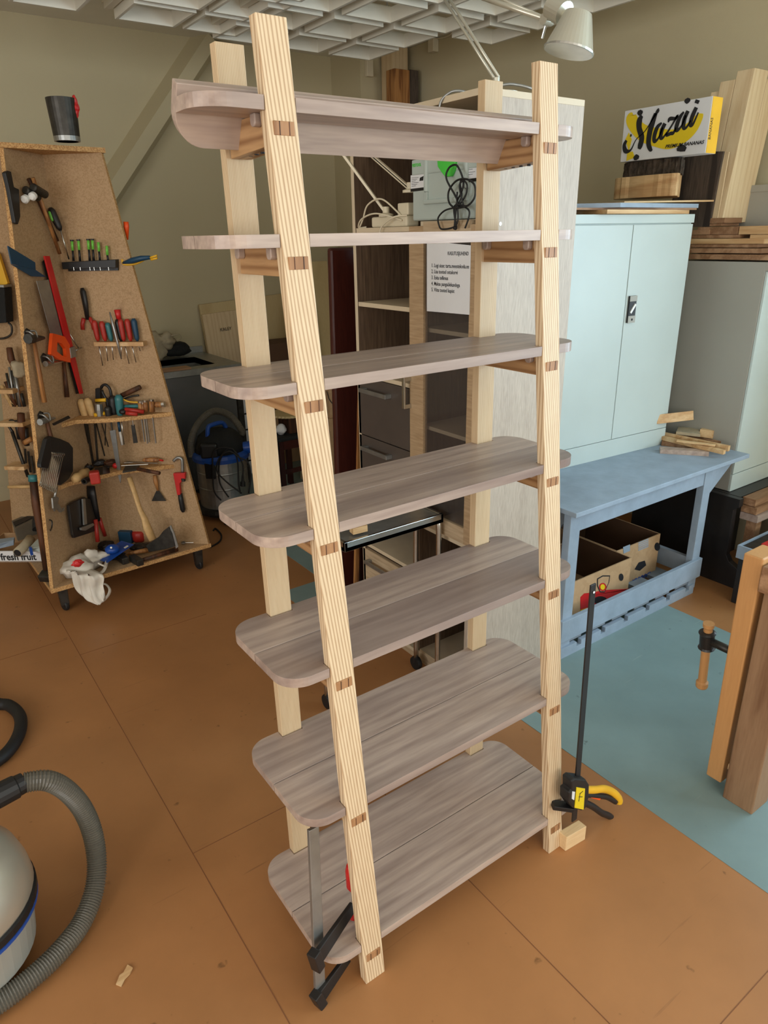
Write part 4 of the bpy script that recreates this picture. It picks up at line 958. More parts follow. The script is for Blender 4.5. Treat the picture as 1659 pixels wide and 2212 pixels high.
def hammer(lab, head, hs, he, off, rh, hm='handle_wood', headm='dark_steel', f=onF, r=.010, nm='hammer'):
    c_ = f(*head[0], off); d_ = f(*head[1], off)
    tool(nm, lab, 'hammer', [('handle', MB().tube([f(*hs, off), f(*hs, off).lerp(f(*he, off), .5), f(*he, off)], [r * .8, r, r * 1.15], 8), hm, SM), ('head', MB().tube([c_, c_.lerp(d_, .3), c_.lerp(d_, .5), d_], [rh * 1.1, rh, rh * .8, rh * .35], 8), headm)], 'hammers hanging on the near panel')
hammer('hammer with greenish head hanging highest on the near panel', ((60, 732), (95, 730)), (73, 735), (96, 869), .03, .020, headm='dark_steel')
hammer('claw hammer hanging below the orange saw handle', ((98, 786), (137, 780)), (138, 782), (145, 858), .018, .012, hm='handle_dark', headm='steel')
hammer('hammer hanging partly behind the wrench holder', ((86, 912), (118, 903)), (101, 908), (120, 985), .018, .014, hm='handle_dark', headm='dull_steel')
for i, (u, v) in enumerate(((59, 722), (95, 775), (88, 900))):
    p = onF(u, v, .003); b = MB(); b.lathe([(.026, 0), (.026, .004)], p, NF_, 6); hk_ = obj('hook_plate', b, M['dark_steel'], CT)
    b = MB(); b.tube(smooth_path([p + V((-.012, 0, .012)) + NF_ * .004, p + NF_ * .03 + V((-.014, -.01, .01)), p + NF_ * .04 + V((0, 0, -.018)), p + NF_ * .03 + V((.012, .01, .01)), p + V((.012, .01, .012)) + NF_ * .004], 5), .004, 7); obj('hook', b, M['dull_steel'], hk_, smooth=True)
# wrench holder
tool('wrench_holder', 'black plastic holder for a set of spanners on the near panel', 'wrench holder', [('back', plate(onF, ((94, 946), (101, 942), (122, 948), (140, 956), (149, 967), (149, 1018), (140, 1034), (131, 1042), (122, 1048), (112, 1030), (116, 985), (100, 985)), .028, .022), 'black', {'bev': .003}), ('side_cheek', plate(onF, ((92, 948), (100, 944), (103, 985), (96, 1012), (80, 1010), (79, 1002)), .052, .02), 'black', {'bev': .003})])
for i in range(10):
    t_ = i / 9; a_ = onF(99 + 36 * t_, 983 + 2 * t_, .062 - .01 * t_); c_ = onF(88 + 32 * t_, 1042 + 16 * t_, .075 - .02 * t_)
    d_ = (c_ - a_).normalized(); s_ = NF_.cross(d_)
    b1 = MB(); b1.bar(a_, c_, .004, .0058, up=NF_)
    b2 = MB(); b2.lathe([(.004, -.003), (.0085, -.003), (.0085, .003), (.004, .003), (.004, -.003)], a_ - d_ * .007, s_, 14)
    b3 = MB(); b3.prism([c_ + NF_ * o_ + d_ * l_ for o_, l_ in ((-.003, 0), (.004, -.003), (.008, .010), (.007, .020), (.003, .010), (-.002, .010), (-.006, .018), (-.008, .008))], s_ * .0045)
    tool('spanner', 'chrome combination spanner, %s from the left in the black holder' % ('first', 'second', 'third', 'fourth', 'fifth', 'sixth', 'seventh', 'eighth', 'ninth', 'last')[i], 'spanner', [('shaft', b1, 'steel'), ('ring_end', b2, 'steel'), ('open_end', b3, 'steel')], 'spanners in the black holder')
tool('large_spanner', 'large open ended spanner hanging below the spanner holder', 'spanner', [('jaw', plate(onF, ((110, 1076), (118, 1071), (124, 1075), (122, 1087), (126, 1092), (131, 1100), (136, 1096), (136, 1103), (128, 1107), (119, 1098), (116, 1105), (112, 1098)), .03, .008), 'dull_steel', {'bev': .001}), ('shaft', rod([onF(118, 1076, .034), onF(122, 1050, .034)], .006), 'dull_steel', SM)])
b = MB(); b.tube(smooth_path([onF(107, 1123, .0), onF(112, 1126, .03), onF(112, 1138, .03), onF(109, 1146, .0)], 5), .0035, 6); obj('bent_nail', b, M['dark_steel'], CT, smooth=True)

# --- on the far panel (facing the viewer)
PR = tool('precision_rack', 'black rack of small green screwdrivers on the far panel', 'rack', [('shelf', plate(onM, ((141, 566), (257, 560), (257, 578), (143, 581)), .0, .034), 'black', {'bev': .002}), ('back', plate(onM, ((148, 572), (257, 566), (257, 584), (150, 586)), .001, .010), 'black')])
for i, (u, v0) in enumerate(((155, 517), (169, 516), (190, 515), (199, 515), (212, 519), (230, 527))):
    o_ = .018; k_ = onM(u + 4, 564, o_)
    ps = [('grip', MB().tube([onM(u + 2, v0 + 24, o_), k_], [.0048, .0055], 8), 'black', SM), ('green_sleeve', MB().tube([onM(u + 0.5, v0 + 4, o_), onM(u + 2, v0 + 24, o_)], .0062, 8), 'green', SM), ('tip', rod([onM(u + 4, 577, .04), onM(u + 5, 584, .04)], .0016, 6), 'steel')]
    if i < 4: ps.append(('cap', MB().lathe([(.0085, 0), (.0085, .006)], onM(u + .5, v0 + 4, o_), (0, 0, 1), 12), 'black'))
    tool('precision_screwdriver', 'small green and black screwdriver, %s from the left in the black rack' % ('first', 'second', 'third', 'fourth', 'fifth', 'last')[i], 'screwdriver', ps, 'small screwdrivers in the black rack')
tool('wire_stripper', 'blue and yellow pliers sticking out past the right panel edge', 'pliers', [('blue_grip', MB().tube([onM(266, 568, .0), onM(285, 563, .02), onM(305, 558, .02), onM(324, 556, .02)], [.006, .013, .012, .008], 8), 'dark_blue', SM), ('yellow_grip', MB().tube(smooth_path([onM(264, 560, .0), onM(268, 571, .0), onM(292, 570, .0), onM(310, 562, .0)], 4), .005, 6), 'yellow', SM), ('yellow_nose', MB().tube([onM(324, 557, .02), onM(339, 552, .02), onM(339, 558, .02), onM(326, 561, .02)], .005, 6), 'yellow', SM)])
tool('orange_handle', 'orange tool handle showing behind the right panel edge', 'tool', [('grip', MB().tube([onM(272, 479, -.04), onM(273, 490, -.04), onM(275, 518, -.04)], [.012, .013, .005], 8), 'orange', SM)])
tool('crimping_pliers', 'black and red crimping pliers hanging above the shelves', 'pliers', [('jaws', MB().tube([onM(177, 622, .015), onM(179, 630, .015), onM(184, 655, .015), onM(189, 690, .015)], [.014, .027, .026, .018], 8, flat=.5), 'black', SM), ('left_handle', MB().tube([onM(181, 688, .015), onM(178, 700, .015), onM(179, 712, .015)], .010, 8), 'red_plastic', SM), ('right_handle', MB().tube([onM(193, 686, .015), onM(200, 698, .015), onM(203, 712, .015)], .010, 8), 'red_plastic', SM)])
for i, (u, v0, u2, v2, m_, w_) in enumerate(((203, 692, 222, 790, 'red_plastic', 'leftmost red'), (219, 694, 233, 780, 'red_plastic', 'second red'), (232, 697, 245, 777, 'teal', 'dark green'), (253, 690, 262, 775, 'black', 'slim black'), (259, 689, 279, 786, 'red_plastic', 'third red'), (274, 689, 294, 783, 'red_plastic', 'fourth red'), (288, 688, 303, 758, 'dark_blue', 'dark blue'))):
    tool('screwdriver', '%s screwdriver standing in the small wooden rack' % w_, 'screwdriver', [('grip', handle(onM, (u, v0), (u + 9, 737), .024, .014, .010, 1.1), m_, SM), ('shank', rod([onM(u + 9, 738, .024), onM(u2, v2, .022)], .0028, 6), 'steel', SM)], 'screwdrivers in the wooden rack')
tool('red_cutter', 'bright red handled cutter standing behind the rack', 'cutter', [('grip', MB().tube([onM(253, 669, .012), onM(257, 690, .012)], [.015, .012], 8), 'red', SM)])
tool('tweezers', 'long steel tweezers stuck through the wooden rack', 'tweezers', [('arm', MB().tube([onM(237, 674, .052), onM(245, 705, .052), onM(254, 740, .052), onM(262, 776, .052)], [.003, .007, .006, .002], 6), 'dull_steel', SM)])

# shelf one
def shelf_tool(nm, lab, cat, parts, grp=None): return tool(nm, lab, cat, parts, grp)
for i, (a_, c_) in enumerate((((174, 862), (187, 909)), ((187, 860), (204, 908)))):
    shelf_tool('file_handle', ('left' if i == 0 else 'right') + ' pale turned handle of two standing in the upper shelf', 'file', [('handle', handle(onM, a_, c_, .08, .018, .014, 1.2), 'handle_pale', SM), ('blade', rod([onM(c_[0] + 1, 917, .078), onM(c_[0] + 14 - 6 * i, 1000 + 8 * i, .05)], .006, 4), 'dark_steel')], 'pale handled files in the upper shelf')
shelf_tool('chisel', 'black handled chisel left of the pale handles', 'chisel', [('handle', handle(onM, (161, 878), (166, 908), .085, .014, .013, 1.1), 'black', SM)])
shelf_tool('cord_coil', 'dark coil of cord at the back left of the upper shelf', 'cord', [('coil', MB().tube(smooth_path([onM(160 + 12 * math.cos(t_), 880 + 18 * math.sin(t_), .04 + .006 * t_ / 6) for t_ in [k_ * .6 for k_ in range(20)]], 3), .006, 6), 'black', SM)])
shelf_tool('black_ruler', 'black slotted strip leaning off the left of the upper shelf', 'strip', [('body', plate(onF, ((112, 915), (146, 898), (150, 903), (115, 919)), .05, .006), 'black')])
shelf_tool('small_hammer', 'small steel hammer with amber handle on the upper shelf', 'hammer', [('head', MB().tube([onM(213, 872, .09), onM(214, 885, .09), onM(217, 908, .09)], [.017, .019, .017], 8), 'dull_steel'), ('handle', rod([onM(203, 897, .105), onM(230, 892, .075)], .010), 'yellow', SM)])
shelf_tool('round_file', 'dark round handle standing right of the small hammer', 'file', [('handle', handle(onM, (232, 878), (236, 906), .085, .016, .014, 1.05), 'dark_steel', SM)])
shelf_tool('teal_screwdriver', 'worn teal handled screwdriver standing mid upper shelf', 'screwdriver', [('grip', handle(onM, (256, 853), (260, 900), .075, .020, .015, 1.1), 'teal', SM), ('shank', rod([onM(262, 906, .073), onM(268, 960, .06)], .003, 6), 'steel', SM)])
shelf_tool('scissors', 'black handled scissors standing behind the teal screwdriver', 'scissors', [('loop', MB().tube(smooth_path([onM(219, 838, .04), onM(228, 831, .04), onM(238, 842, .04), onM(240, 866, .04), onM(228, 860, .04)], 4, True), .007, 6), 'black', SM), ('blade', MB().bar(onM(232, 862, .04), onM(240, 900, .05), .02, .02), 'black')])
shelf_tool('dark_case', 'small dark flat case behind the scissors', 'case', [('body', plate(onM, ((210, 838), (220, 837), (221, 868), (211, 870)), .01, .02), 'black')])
shelf_tool('cutter_knife', 'yellow cutter knife lying behind the small hammer', 'knife', [('body', rod([onM(207, 865, .05), onM(229, 864, .05)], .009), 'yellow', SM)])
shelf_tool('dark_pliers', 'dark worn pliers with handles pointing up right', 'pliers', [('upper_handle', rod([onM(262, 855, .05), onM(303, 836, .05)], .012), 'handle_dark', SM), ('lower_handle', MB().tube(smooth_path([onM(268, 862, .04), onM(285, 856, .04), onM(300, 854, .04)], 4), .005, 6), 'dark_steel', SM)])
shelf_tool('black_pliers', 'thick black grips bunched beside the teal screwdriver', 'pliers', [('grip', handle(onM, (243, 855), (247, 899), .05, .020, .022, 1.1), 'black', SM)])
shelf_tool('green_pliers', 'pliers with dark green and yellow bent handles', 'pliers', [('yellow_handle', MB().tube(smooth_path([onM(265, 862, .06), onM(280, 868, .06), onM(300, 869, .05)], 4), .004, 6), 'yellow', SM), ('green_handle', rod([onM(268, 878, .06), onM(300, 877, .05)], .009), 'teal', SM)])
shelf_tool('red_pliers', 'pliers with dull red handles lying at the shelf front', 'pliers', [('upper_handle', rod([onM(270, 884, .09), onM(311, 890, .07)], .010), 'red_plastic', SM), ('lower_handle', rod([onM(272, 892, .11), onM(297, 895, .10)], .010), 'red_plastic', SM), ('jaw', MB().blob(onM(266, 889, .09), (.02, .02, .014), 10), 'black_paint', SM)])
for i, (u, v0, v2, w_) in enumerate(((303, 866, 954, 'leftmost'), (309, 868, 958, 'second'), (313, 864, 955, 'third'), (327, 862, 957, 'rightmost'))):
    shelf_tool('wood_chisel', '%s amber handled chisel of four in the right end of the upper shelf' % w_, 'chisel', [('handle', MB().tube([onM(u, v0 + 4, .05), onM(u + 2, 889, .05)], [.012, .014], 10), 'handle_wood', SM), ('ferrule', MB().tube([onM(u, v0, .05), onM(u, v0 + 4, .05)], .0125, 10), 'steel'), ('blade', MB().bar(onM(u + 3, 902, .05), onM(u + 10, v2, .04), .004, .010, up=NM_), 'dull_steel')], 'amber handled chisels')
shelf_tool('broad_chisel', 'broad dark chisel blade hanging below the upper shelf', 'chisel', [('blade', plate(onM, ((284, 918), (291, 917), (298, 956), (289, 957)), .045, .005), 'dark_steel'), ('shank', rod([onM(286, 905, .047), onM(288, 919, .047)], .004), 'steel')])
shelf_tool('lying_chisel', 'amber handled chisel lying at the right end of the upper shelf', 'chisel', [('handle', rod([onM(333, 874, .035), onM(350, 874, .03)], .014), 'handle_wood', SM), ('ferrule', rod([onM(350, 874, .03), onM(356, 873.5, .03)], .0145), 'steel')])
shelf_tool('white_marker', 'white and blue pen shaped tool hanging below the upper shelf', 'marker', [('body', rod([onM(259, 932, .06), onM(264, 961, .055)], .007), 'white', SM), ('blue_part', rod([onM(256, 912, .06), onM(259, 932, .06)], .007), 'dark_blue', SM)])
shelf_tool('long_file', 'long flat pale steel file hanging to the lower shelf', 'file', [('blade', plate(onM, ((238, 930), (250, 928), (263, 1028), (261, 1043), (257, 1032)), .10, .005), 'dull_steel'), ('tang', rod([onM(240, 912, .10), onM(243, 930, .102)], .004), 'dark_steel')])
for i, (a_, c_, r_) in enumerate((((208, 915), (226, 985), .006), ((220, 915), (234, 965), .004), ((172, 918), (180, 960), .005), ((184, 915), (192, 958), .012), ((228, 915), (227, 962), .004))):
    shelf_tool('rasp', '%s dark blade hanging below the upper shelf' % ('long', 'thin', 'left hand', 'broad', 'short')[i], 'rasp', [('blade', MB().bar(onM(*a_, .06), onM(*c_, .05), r_, .004, up=NM_), 'dark_steel')], 'dark blades below the upper shelf')
# shelf two
def shT(u, v, dz=0): return onz(u, v, S2 + dz)
shelf_tool('knob_handle', 'pale turned wooden knob handle at the front of the lower shelf', 'handle', [('knob', MB().tube([shT(160, 1036, .026), shT(166, 1032, .026), shT(172, 1028, .026), shT(178, 1024, .026), shT(188, 1018, .026)], [.016, .024, .017, .023, .018], 12), 'handle_pale', SM)])
shelf_tool('red_block', 'reddish brown plastic block on the lower shelf', 'block', [('body', MB().obox(shT(205, 1031, .032), V((.045, -.01, 0)), V((.01, .045, 0)), V((0, 0, .06))), 'red_plastic', {'bev': .008})])
shelf_tool('socket', 'small dark steel socket beside the reddish block', 'socket', [('ring', MB().lathe([(.009, 0), (.015, 0), (.015, .03), (.009, .03), (.009, 0)], shT(189, 1036, .016), (-.6, -.6, 0), 14), 'dark_steel')])
shelf_tool('wooden_dowel', 'long worn wooden handle lying at the left of the lower shelf', 'handle', [('shaft', rod([shT(146, 1024, .02), shT(187, 1003, .02)], .012), 'handle_dark', SM)])
shelf_tool('black_hand_plane', 'black wedge shaped tool behind the reddish block', 'plane', [('body', MB().hexa([shT(205, 1026, .001), shT(238, 1022, .001), shT(236, 1008, .001), shT(205, 1010, .001)], [shT(205, 1026, .03), shT(222, 1024, .04), shT(222, 1008, .04), shT(205, 1010, .03)]), 'black_paint')])
shelf_tool('paint_scraper', 'flat dark scraper blade lying behind the long file', 'scraper', [('blade', MB().prism([shT(265, 1022, .004), shT(298, 1016, .004), shT(302, 1005, .004), shT(272, 1009, .004)], (0, 0, .008)), 'dark_steel'), ('handle', rod([shT(298, 1013, .018), shT(344, 1022, .018)], .010), 'handle_dark', SM)])
for i, (a_, c_) in enumerate((((268, 1000), (330, 997)), ((275, 997), (340, 1001)), ((262, 1006), (320, 1003)))):
    shelf_tool('steel_needle', '%s thin steel rod lying on the lower shelf' % ('first', 'second', 'third')[i], 'rod', [('rod', rod([shT(*a_, .006 + .007 * i), shT(*c_, .006 + .007 * i)], .003), 'steel')], 'thin steel rods on the lower shelf')
shelf_tool('wooden_screwdriver', 'brown wooden handled tool with red end lying at the back', 'tool', [('handle', handle(lambda u, v, o: shT(u, v, .034), (308, 994), (346, 993), 0, .010, .010, 1.2), 'handle_wood', SM), ('red_end', rod([shT(346, 994, .034), shT(352, 995, .034)], .005), 'red')])
for i, (u, v, s_) in enumerate(((215, 1000, .02), (240, 1000, .022), (228, 1010, .014), (192, 1010, .016))):
    shelf_tool('tool_part', 'small dark oily part, %s, in the clutter of the lower shelf' % ('left back', 'right back', 'in the middle', 'furthest left')[i], 'part', [('lump', MB().blob(shT(u, v, s_ * .8), (s_ * 1.6, s_, s_ * .8), 10, .25, i), 'black_paint' if i != 1 else 'handle_dark', {})], 'dark parts on the lower shelf')
shelf_tool('red_bung', 'small red cap on the lower shelf by the file', 'cap', [('body', MB().blob(shT(249, 1006, .02), .014, 10), 'red', SM)])
# lower bay
shelf_tool('triangular_scraper', 'hanging scraper with triangular dark blade and wooden handle', 'scraper', [('blade', plate(onM, ((338, 1060), (344, 1060), (359, 1082), (328, 1082)), .012, .003), 'dark_steel'), ('handle', MB().tube([onM(334, 1027, .016), onM(337, 1042, .016), onM(341, 1060, .014)], [.010, .012, .005], 8), 'handle_wood', SM)])
shelf_tool('pipe_wrench', 'red pipe wrench with black grip hanging at the right panel edge', 'wrench', [('jaw', MB().tube(smooth_path([onM(375, 996, .02), onM(383, 989, .02), onM(392, 991, .02), onM(394, 1003, .02), onM(394, 1020, .02)], 4), [.008] * 17, 8), 'dull_steel', SM), ('head', plate(onM, ((377, 1020), (403, 1019), (403, 1032), (391, 1042), (393, 1066), (386, 1067), (381, 1040)), .008, .022), 'red', {'bev': .003}), ('adjuster', MB().lathe([(.011, -.008), (.011, .008)], onM(396, 1036, .024), (0, 0, 1), 14), 'dark_steel'), ('grip', MB().tube([onM(389, 1066, .018), onM(391, 1080, .018), onM(395, 1100, .018), onM(396, 1106, .018)], [.011, .013, .014, .008], 10), 'black', SM)])
shelf_tool('mitre_device', 'dark metal jig plate with clamp hanging in the lower bay', 'jig', [('plate', plate(onF, ((143, 1092), (150, 1086), (177, 1074), (189, 1078), (205, 1132), (206, 1145), (186, 1152), (155, 1162), (152, 1155)), .02, .015), 'black_paint', {'bev': .002}), ('bar', plate(onF, ((176, 1078), (181, 1077), (185, 1132), (179, 1134)), .04, .008), 'dull_steel'), ('foot', plate(onF, ((171, 1140), (196, 1130), (200, 1134), (180, 1146), (172, 1145)), .04, .012), 'dull_steel')])
shelf_tool('bolt_cutter', 'black cutter with red handles hanging nose up in the lower bay', 'cutter', [('head', MB().tube([onF(196, 1050, .03), onF(198, 1070, .03), onF(203, 1096, .03), onF(210, 1125, .03)], [.022, .026, .024, .018], 8, flat=.5), 'black', SM), ('left_handle', MB().tube([onF(206, 1122, .04), onF(209, 1150, .04), onF(211, 1170, .04)], .011, 8), 'red_plastic', SM), ('right_handle', MB().tube([onF(215, 1120, .025), onF(221, 1140, .025), onF(227, 1157, .025)], .010, 8), 'red_plastic', SM)])
def hb(u, v, z): return onz(u, v, BZ + z)
ax0, ax1 = onM(281, 1032, .12), onM(336, 1160, .16)
shelf_tool('axe', 'axe with long pale handle and rusty blade leaning in the lower bay', 'axe', [('handle', MB().tube([onM(279, 1031, .10), onM(290, 1062, .11), onM(302, 1100, .125), onM(312, 1120, .135), onM(318, 1140, .14), onM(330, 1166, .15)], [.015, .014, .014, .018, .024, .022], 10, flat=.6), 'handle_pale', SM), ('blade', plate(onM, ((318, 1176), (330, 1168), (345, 1158), (355, 1145), (367, 1136), (374, 1150), (381, 1178), (362, 1183), (325, 1190)), .14, .018), 'dark_steel', {'bev': .002}), ('cutting_edge', plate(onM, ((367, 1136), (370, 1134), (377, 1150), (386, 1180), (381, 1184)), .146, .006), 'dull_steel')])
b = MB(); b.hexa([hb(206, 1207, .035), hb(232, 1216, .035), hb(290, 1176, .06), hb(262, 1168, .06)], [hb(206, 1207, .05), hb(232, 1216, .05), hb(290, 1176, .075), hb(262, 1168, .075)])
shelf_tool('drill_jig', 'blue plastic jig plate with raised dome lying on the cart base', 'jig', [('plate', b, 'blue', {'bev': .003}), ('dome', MB().lathe([(.036, 0), (.034, .018), (.02, .03), (.006, .034)], hb(243, 1190, .068), (0, 0, 1), 18), 'blue', SM), ('screw', rod([hb(242, 1186, .09), hb(240, 1183, .14)], .005), 'steel'), ('sticker', MB().prism([hb(267, 1183, .0765), hb(275, 1178, .0765), hb(278, 1180, .0765), hb(270, 1185, .0765)], (0, 0, .0008)), 'white')])
shelf_tool('blue_box', 'dark blue ribbed box at the back of the cart base', 'box', [('body', MB().obox(hb(273, 1160, .03) + V((.0, .0, .0)), E1.normalized() * .07, NM_ * .04, V((0, 0, .075))), 'dark_blue', {'bev': .003})])
shelf_tool('red_tin', 'dull red round tin at the back of the cart base', 'tin', [('body', MB().lathe([(.030, 0), (.036, .01), (.036, .05), (.028, .06)], hb(302, 1168, .001), (0, 0, 1), 18), 'red_plastic', SM)])
for i, (a_, c_, hd0, hd1, w_, hm) in enumerate((((300, 1212), (383, 1186), (285, 1204), (304, 1216), 'front hammer lying on the cart base', 'handle_dark'), ((275, 1196), (320, 1188), (255, 1200), (272, 1212), 'rear hammer with orange brown handle on the cart base', 'handle_wood'))):
    z_ = .02
    shelf_tool('hammer', w_, 'hammer', [('handle', MB().tube([hb(*a_, z_), hb(*c_, z_)], [.009, .014], 8), hm, SM), ('head', MB().bar(hb(*hd0, z_), hb(*hd1, z_), .034, .034), 'dark_steel', {'bev': .004})], 'hammers on the cart base')
shelf_tool('eye_bolt', 'steel eye bolt lying at the right of the cart base', 'bolt', [('shank', rod([hb(400, 1172, .01), hb(418, 1172, .006)], .003), 'steel'), ('eye', MB().lathe([(.006, -.003), (.012, -.003), (.012, .003), (.006, .003), (.006, -.003)], hb(396, 1172, .012), (0, 0, 1), 12), 'dull_steel')])
for i, (u, v, s_) in enumerate(((228, 1178, .03), (300, 1182, .028), (250, 1200, .025), (318, 1178, .02))):
    shelf_tool('scrap_part', 'dark scrap part, %s, in the clutter on the cart base' % ('behind the blue jig', 'under the axe blade', 'under the blue jig', 'beside the axe handle')[i], 'part', [('lump', MB().blob(hb(u, v, s_ * .7), (s_ * 1.6, s_ * 1.2, s_ * .7), 10, .3, i + 7), 'black_paint', {})], 'dark scrap on the cart base')
# cup on top
cu = onz(146, 306, TP + .0205); shelf_tool('cup', 'dark grey cup with a red rag standing on top of the tool stand', 'cup', [('wall', MB().lathe([(.044, 0), (.050, .002), (.058, .155), (.055, .155), (.047, .006)], cu, (0, 0, 1), 28), 'dark_steel', {}), ('base_ring', MB().lathe([(.047, 0), (.0505, 0), (.0512, .018), (.047, .018)], cu, (0, 0, 1), 28), 'dull_steel', {}), ('rag', MB().blob(cu + V((.045, -.022, .125)), (.016, .02, .035), 8, .3, 3), 'red', {})])
# writing in felt pen on the board
# --- left of the near panel
shelf_tool('spirit_level', 'yellow level slanting at the left picture edge behind the near panel', 'level', [('body', plate(onM, ((-14, 540), (2, 548), (22, 612), (10, 618), (-10, 600)), .02, .02), 'yellow', {'bev': .002})])
shelf_tool('hanging_case', 'black case hanging on the left half of the far panel', 'case', [('body', plate(onM, ((-20, 618), (26, 620), (30, 694), (-16, 698)), .03, .06), 'black_cloth', {'bev': .004}), ('rim', plate(onM, ((-20, 614), (25, 614), (26, 619), (-20, 618)), .03, .062), 'dull_steel')])
shelf_tool('bent_rod', 'bent dark steel rod below the black case', 'rod', [('rod', rod(smooth_path([onM(-15, 731, .03), onM(8, 731, .03), onM(24, 722, .03), onM(25, 705, .03), onM(18, 697, .03)], 4), .005), 'dark_steel', SM)])
shelf_tool('dark_file', 'dark wooden handle standing left of the near panel', 'file', [('handle', MB().tube([onM(20, 751, .06), onM(24, 775, .06), onM(33, 798, .06)], [.014, .017, .012], 8), 'handle_dark', SM)])
cols = ['handle_pale', 'dark_steel', 'dull_steel', 'handle_dark', 'handle_pale', 'dark_steel', 'dull_steel', 'dark_steel', 'handle_wood', 'dark_steel']
for i in range(10):
    u0 = (3, 14, 20, 12, 8, 26, 34, 30, 40, 46)[i]; v0 = (832, 806, 793, 824, 856, 800, 812, 830, 842, 850)[i]; u1 = 26 + i * 3.0
    shelf_tool('drill_bit', 'long bit or pencil, %s from the left in the left rack' % ('first', 'second', 'third', 'fourth', 'fifth', 'sixth', 'seventh', 'eighth', 'ninth', 'last')[i], 'drill bit', [('shank', rod([onM(u0, v0, .05), onM(u1, 878, .05)], .006 if i % 3 else .009), cols[i], SM)], 'bits standing in the left rack')
shelf_tool('glove_lump', 'crumpled grey glove hung above the left rack', 'glove', [('cloth', MB().blob(onM(40, 797, .07), (.03, .03, .045), 10, .3, 5), 'canvas', SM)])
shelf_tool('pincers', 'rusty pincers with long dark handles on the left half', 'pincers', [('jaw', MB().tube(smooth_path([onM(33, 912, .04), onM(24, 908, .04), onM(18, 918, .04), onM(28, 934, .04)], 4), .007, 7), 'dark_steel', SM), ('left_handle', rod([onM(26, 932, .04), onM(50, 1000, .04), onM(61, 1030, .04)], .009), 'dark_steel', SM)])
shelf_tool('worn_awl', 'worn wooden handle standing in the left rack below the bits', 'handle', [('handle', MB().tube([onM(45, 893, .06), onM(47, 930, .06), onM(53, 958, .06)], [.018, .02, .010], 8), 'handle_dark', SM)])
for i, (a_, c_) in enumerate((((37, 908), (43, 948)), ((55, 925), (58, 962)))): shelf_tool('black_grip', '%s black grip standing in the second left rack' % ('left', 'right')[i], 'grip', [('grip', rod([onM(*a_, .05), onM(*c_, .05)], .014), 'black', SM)], 'black grips in the second left rack')
for i, (a_, c_) in enumerate((((54, 970), (56, 1000)), ((61, 975), (66, 1020)), ((68, 985), (74, 1022)))): shelf_tool('hanging_chisel', '%s dark chisel blade hanging behind the near panel edge' % ('left', 'middle', 'right')[i], 'chisel', [('blade', rod([onM(*a_, .04), onM(*c_, .04)], .007, 4), 'dark_steel')], 'dark chisel blades at left')
shelf_tool('lying_dowel', 'short round wooden dowel on the second left rack', 'dowel', [('dowel', rod([onM(52, 957, .13), onM(68, 948, .13)], .013), 'handle_wood', SM)])
shelf_tool('rod_peg', 'pale stick poking out sideways left of the near panel', 'stick', [('stick', rod([onM(18, 1052, .08), onM(66, 1051, .08)], .009), 'handle_pale', SM)])
st0, st1 = onF(73, 1034, -.07), onF(98, 1236, -.07)
shelf_tool('sledge_handle', 'long brown stick with green plastic collar standing along the near panel edge', 'sledge hammer', [('shaft', MB().tube([onF(72, 1038, -.06), onF(78, 1090, -.06), onF(90, 1160, -.06), onF(101, 1232, -.06)], [.017, .019, .016, .016], 10), 'handle_dark', SM), ('collar', MB().tube([onF(71, 1026, -.06), onF(72, 1040, -.06)], .021, 12), 'teal', SM), ('head', MB().bar(onF(98, 1238, -.05), onF(104, 1250, -.05), .06, .05), 'dark_steel', {'bev': .004})])
# fruit tray with plumbing parts on the base, left of the near panel
g0 = onF(97, 1212, -.09)
fz = BZ + .002
A_, B_ = onz(97, 1214, fz), onz(-40, 1215, fz); dv_ = (B_ - A_).normalized(); pv = V((-dv_.y, dv_.x, 0)); pv = -pv if pv.y < 0 else pv
ft = empty('fruit_tray', (A_ + B_) / 2, 'shallow cardboard tray lettered fresh fruit full of grey pipe parts', 'tray')
L_ = (B_ - A_).length
b = MB(); b.prism([A_, B_, B_ + pv * .24, A_ + pv * .24], (0, 0, .006)); obj('tray_floor', b, M['cartboard'], ft)
for o_, w_ in ((0, .005), (.235, .005)): b = MB(); b.prism([A_ + pv * o_, B_ + pv * o_, B_ + pv * (o_ + w_), A_ + pv * (o_ + w_)], (0, 0, .062)); s0_ = obj('side', b, M['paper'] if o_ == 0 else M['cartboard'], ft)
b = MB(); b.prism([B_ + pv * .005, B_ + pv * .235, B_ + pv * .235 - dv_ * .005, B_ + pv * .005 - dv_ * .005], (0, 0, .062)); obj('end', b, M['cartboard'], ft)
lettering('writing', 'fresh fruit', .052, M['ink'], A_ + dv_ * ((onz(5, 1214, fz) - A_).dot(dv_)) + V((0, 0, .013)) - pv * .0012, -dv_, (0, 0, 1), ft, squeeze=.88, bold=.0012)
def inn(u, v, z): return onz(u, v, BZ + z)
shelf_tool('grey_trough', 'grey plastic trough end piece heaped in the fruit tray', 'pipe part', [('shell', MB().hexa([inn(30, 1130, .10), inn(85, 1110, .10), inn(92, 1150, .09), inn(38, 1170, .09)], [inn(24, 1125, .13), inn(80, 1100, .13), inn(84, 1118, .13), inn(32, 1142, .13)]), 'hose', {'bev': .004}), ('opening', MB().prism([inn(32, 1137, .133), inn(80, 1114, .133), inn(80, 1106, .133), inn(28, 1128, .133)], (0, 0, .001)), 'ink')])
shelf_tool('pipe_elbow', 'pale grey pipe with open end in the fruit tray', 'pipe', [('pipe', MB().tube([inn(66, 1163, .10), inn(55, 1178, .085), inn(38, 1194, .075)], .024, 14), 'canvas', SM), ('opening', MB().lathe([(.018, 0), (.018, .003)], inn(38, 1194, .075) , inn(38, 1194, .075) - inn(55, 1178, .085), 14), 'ink')])
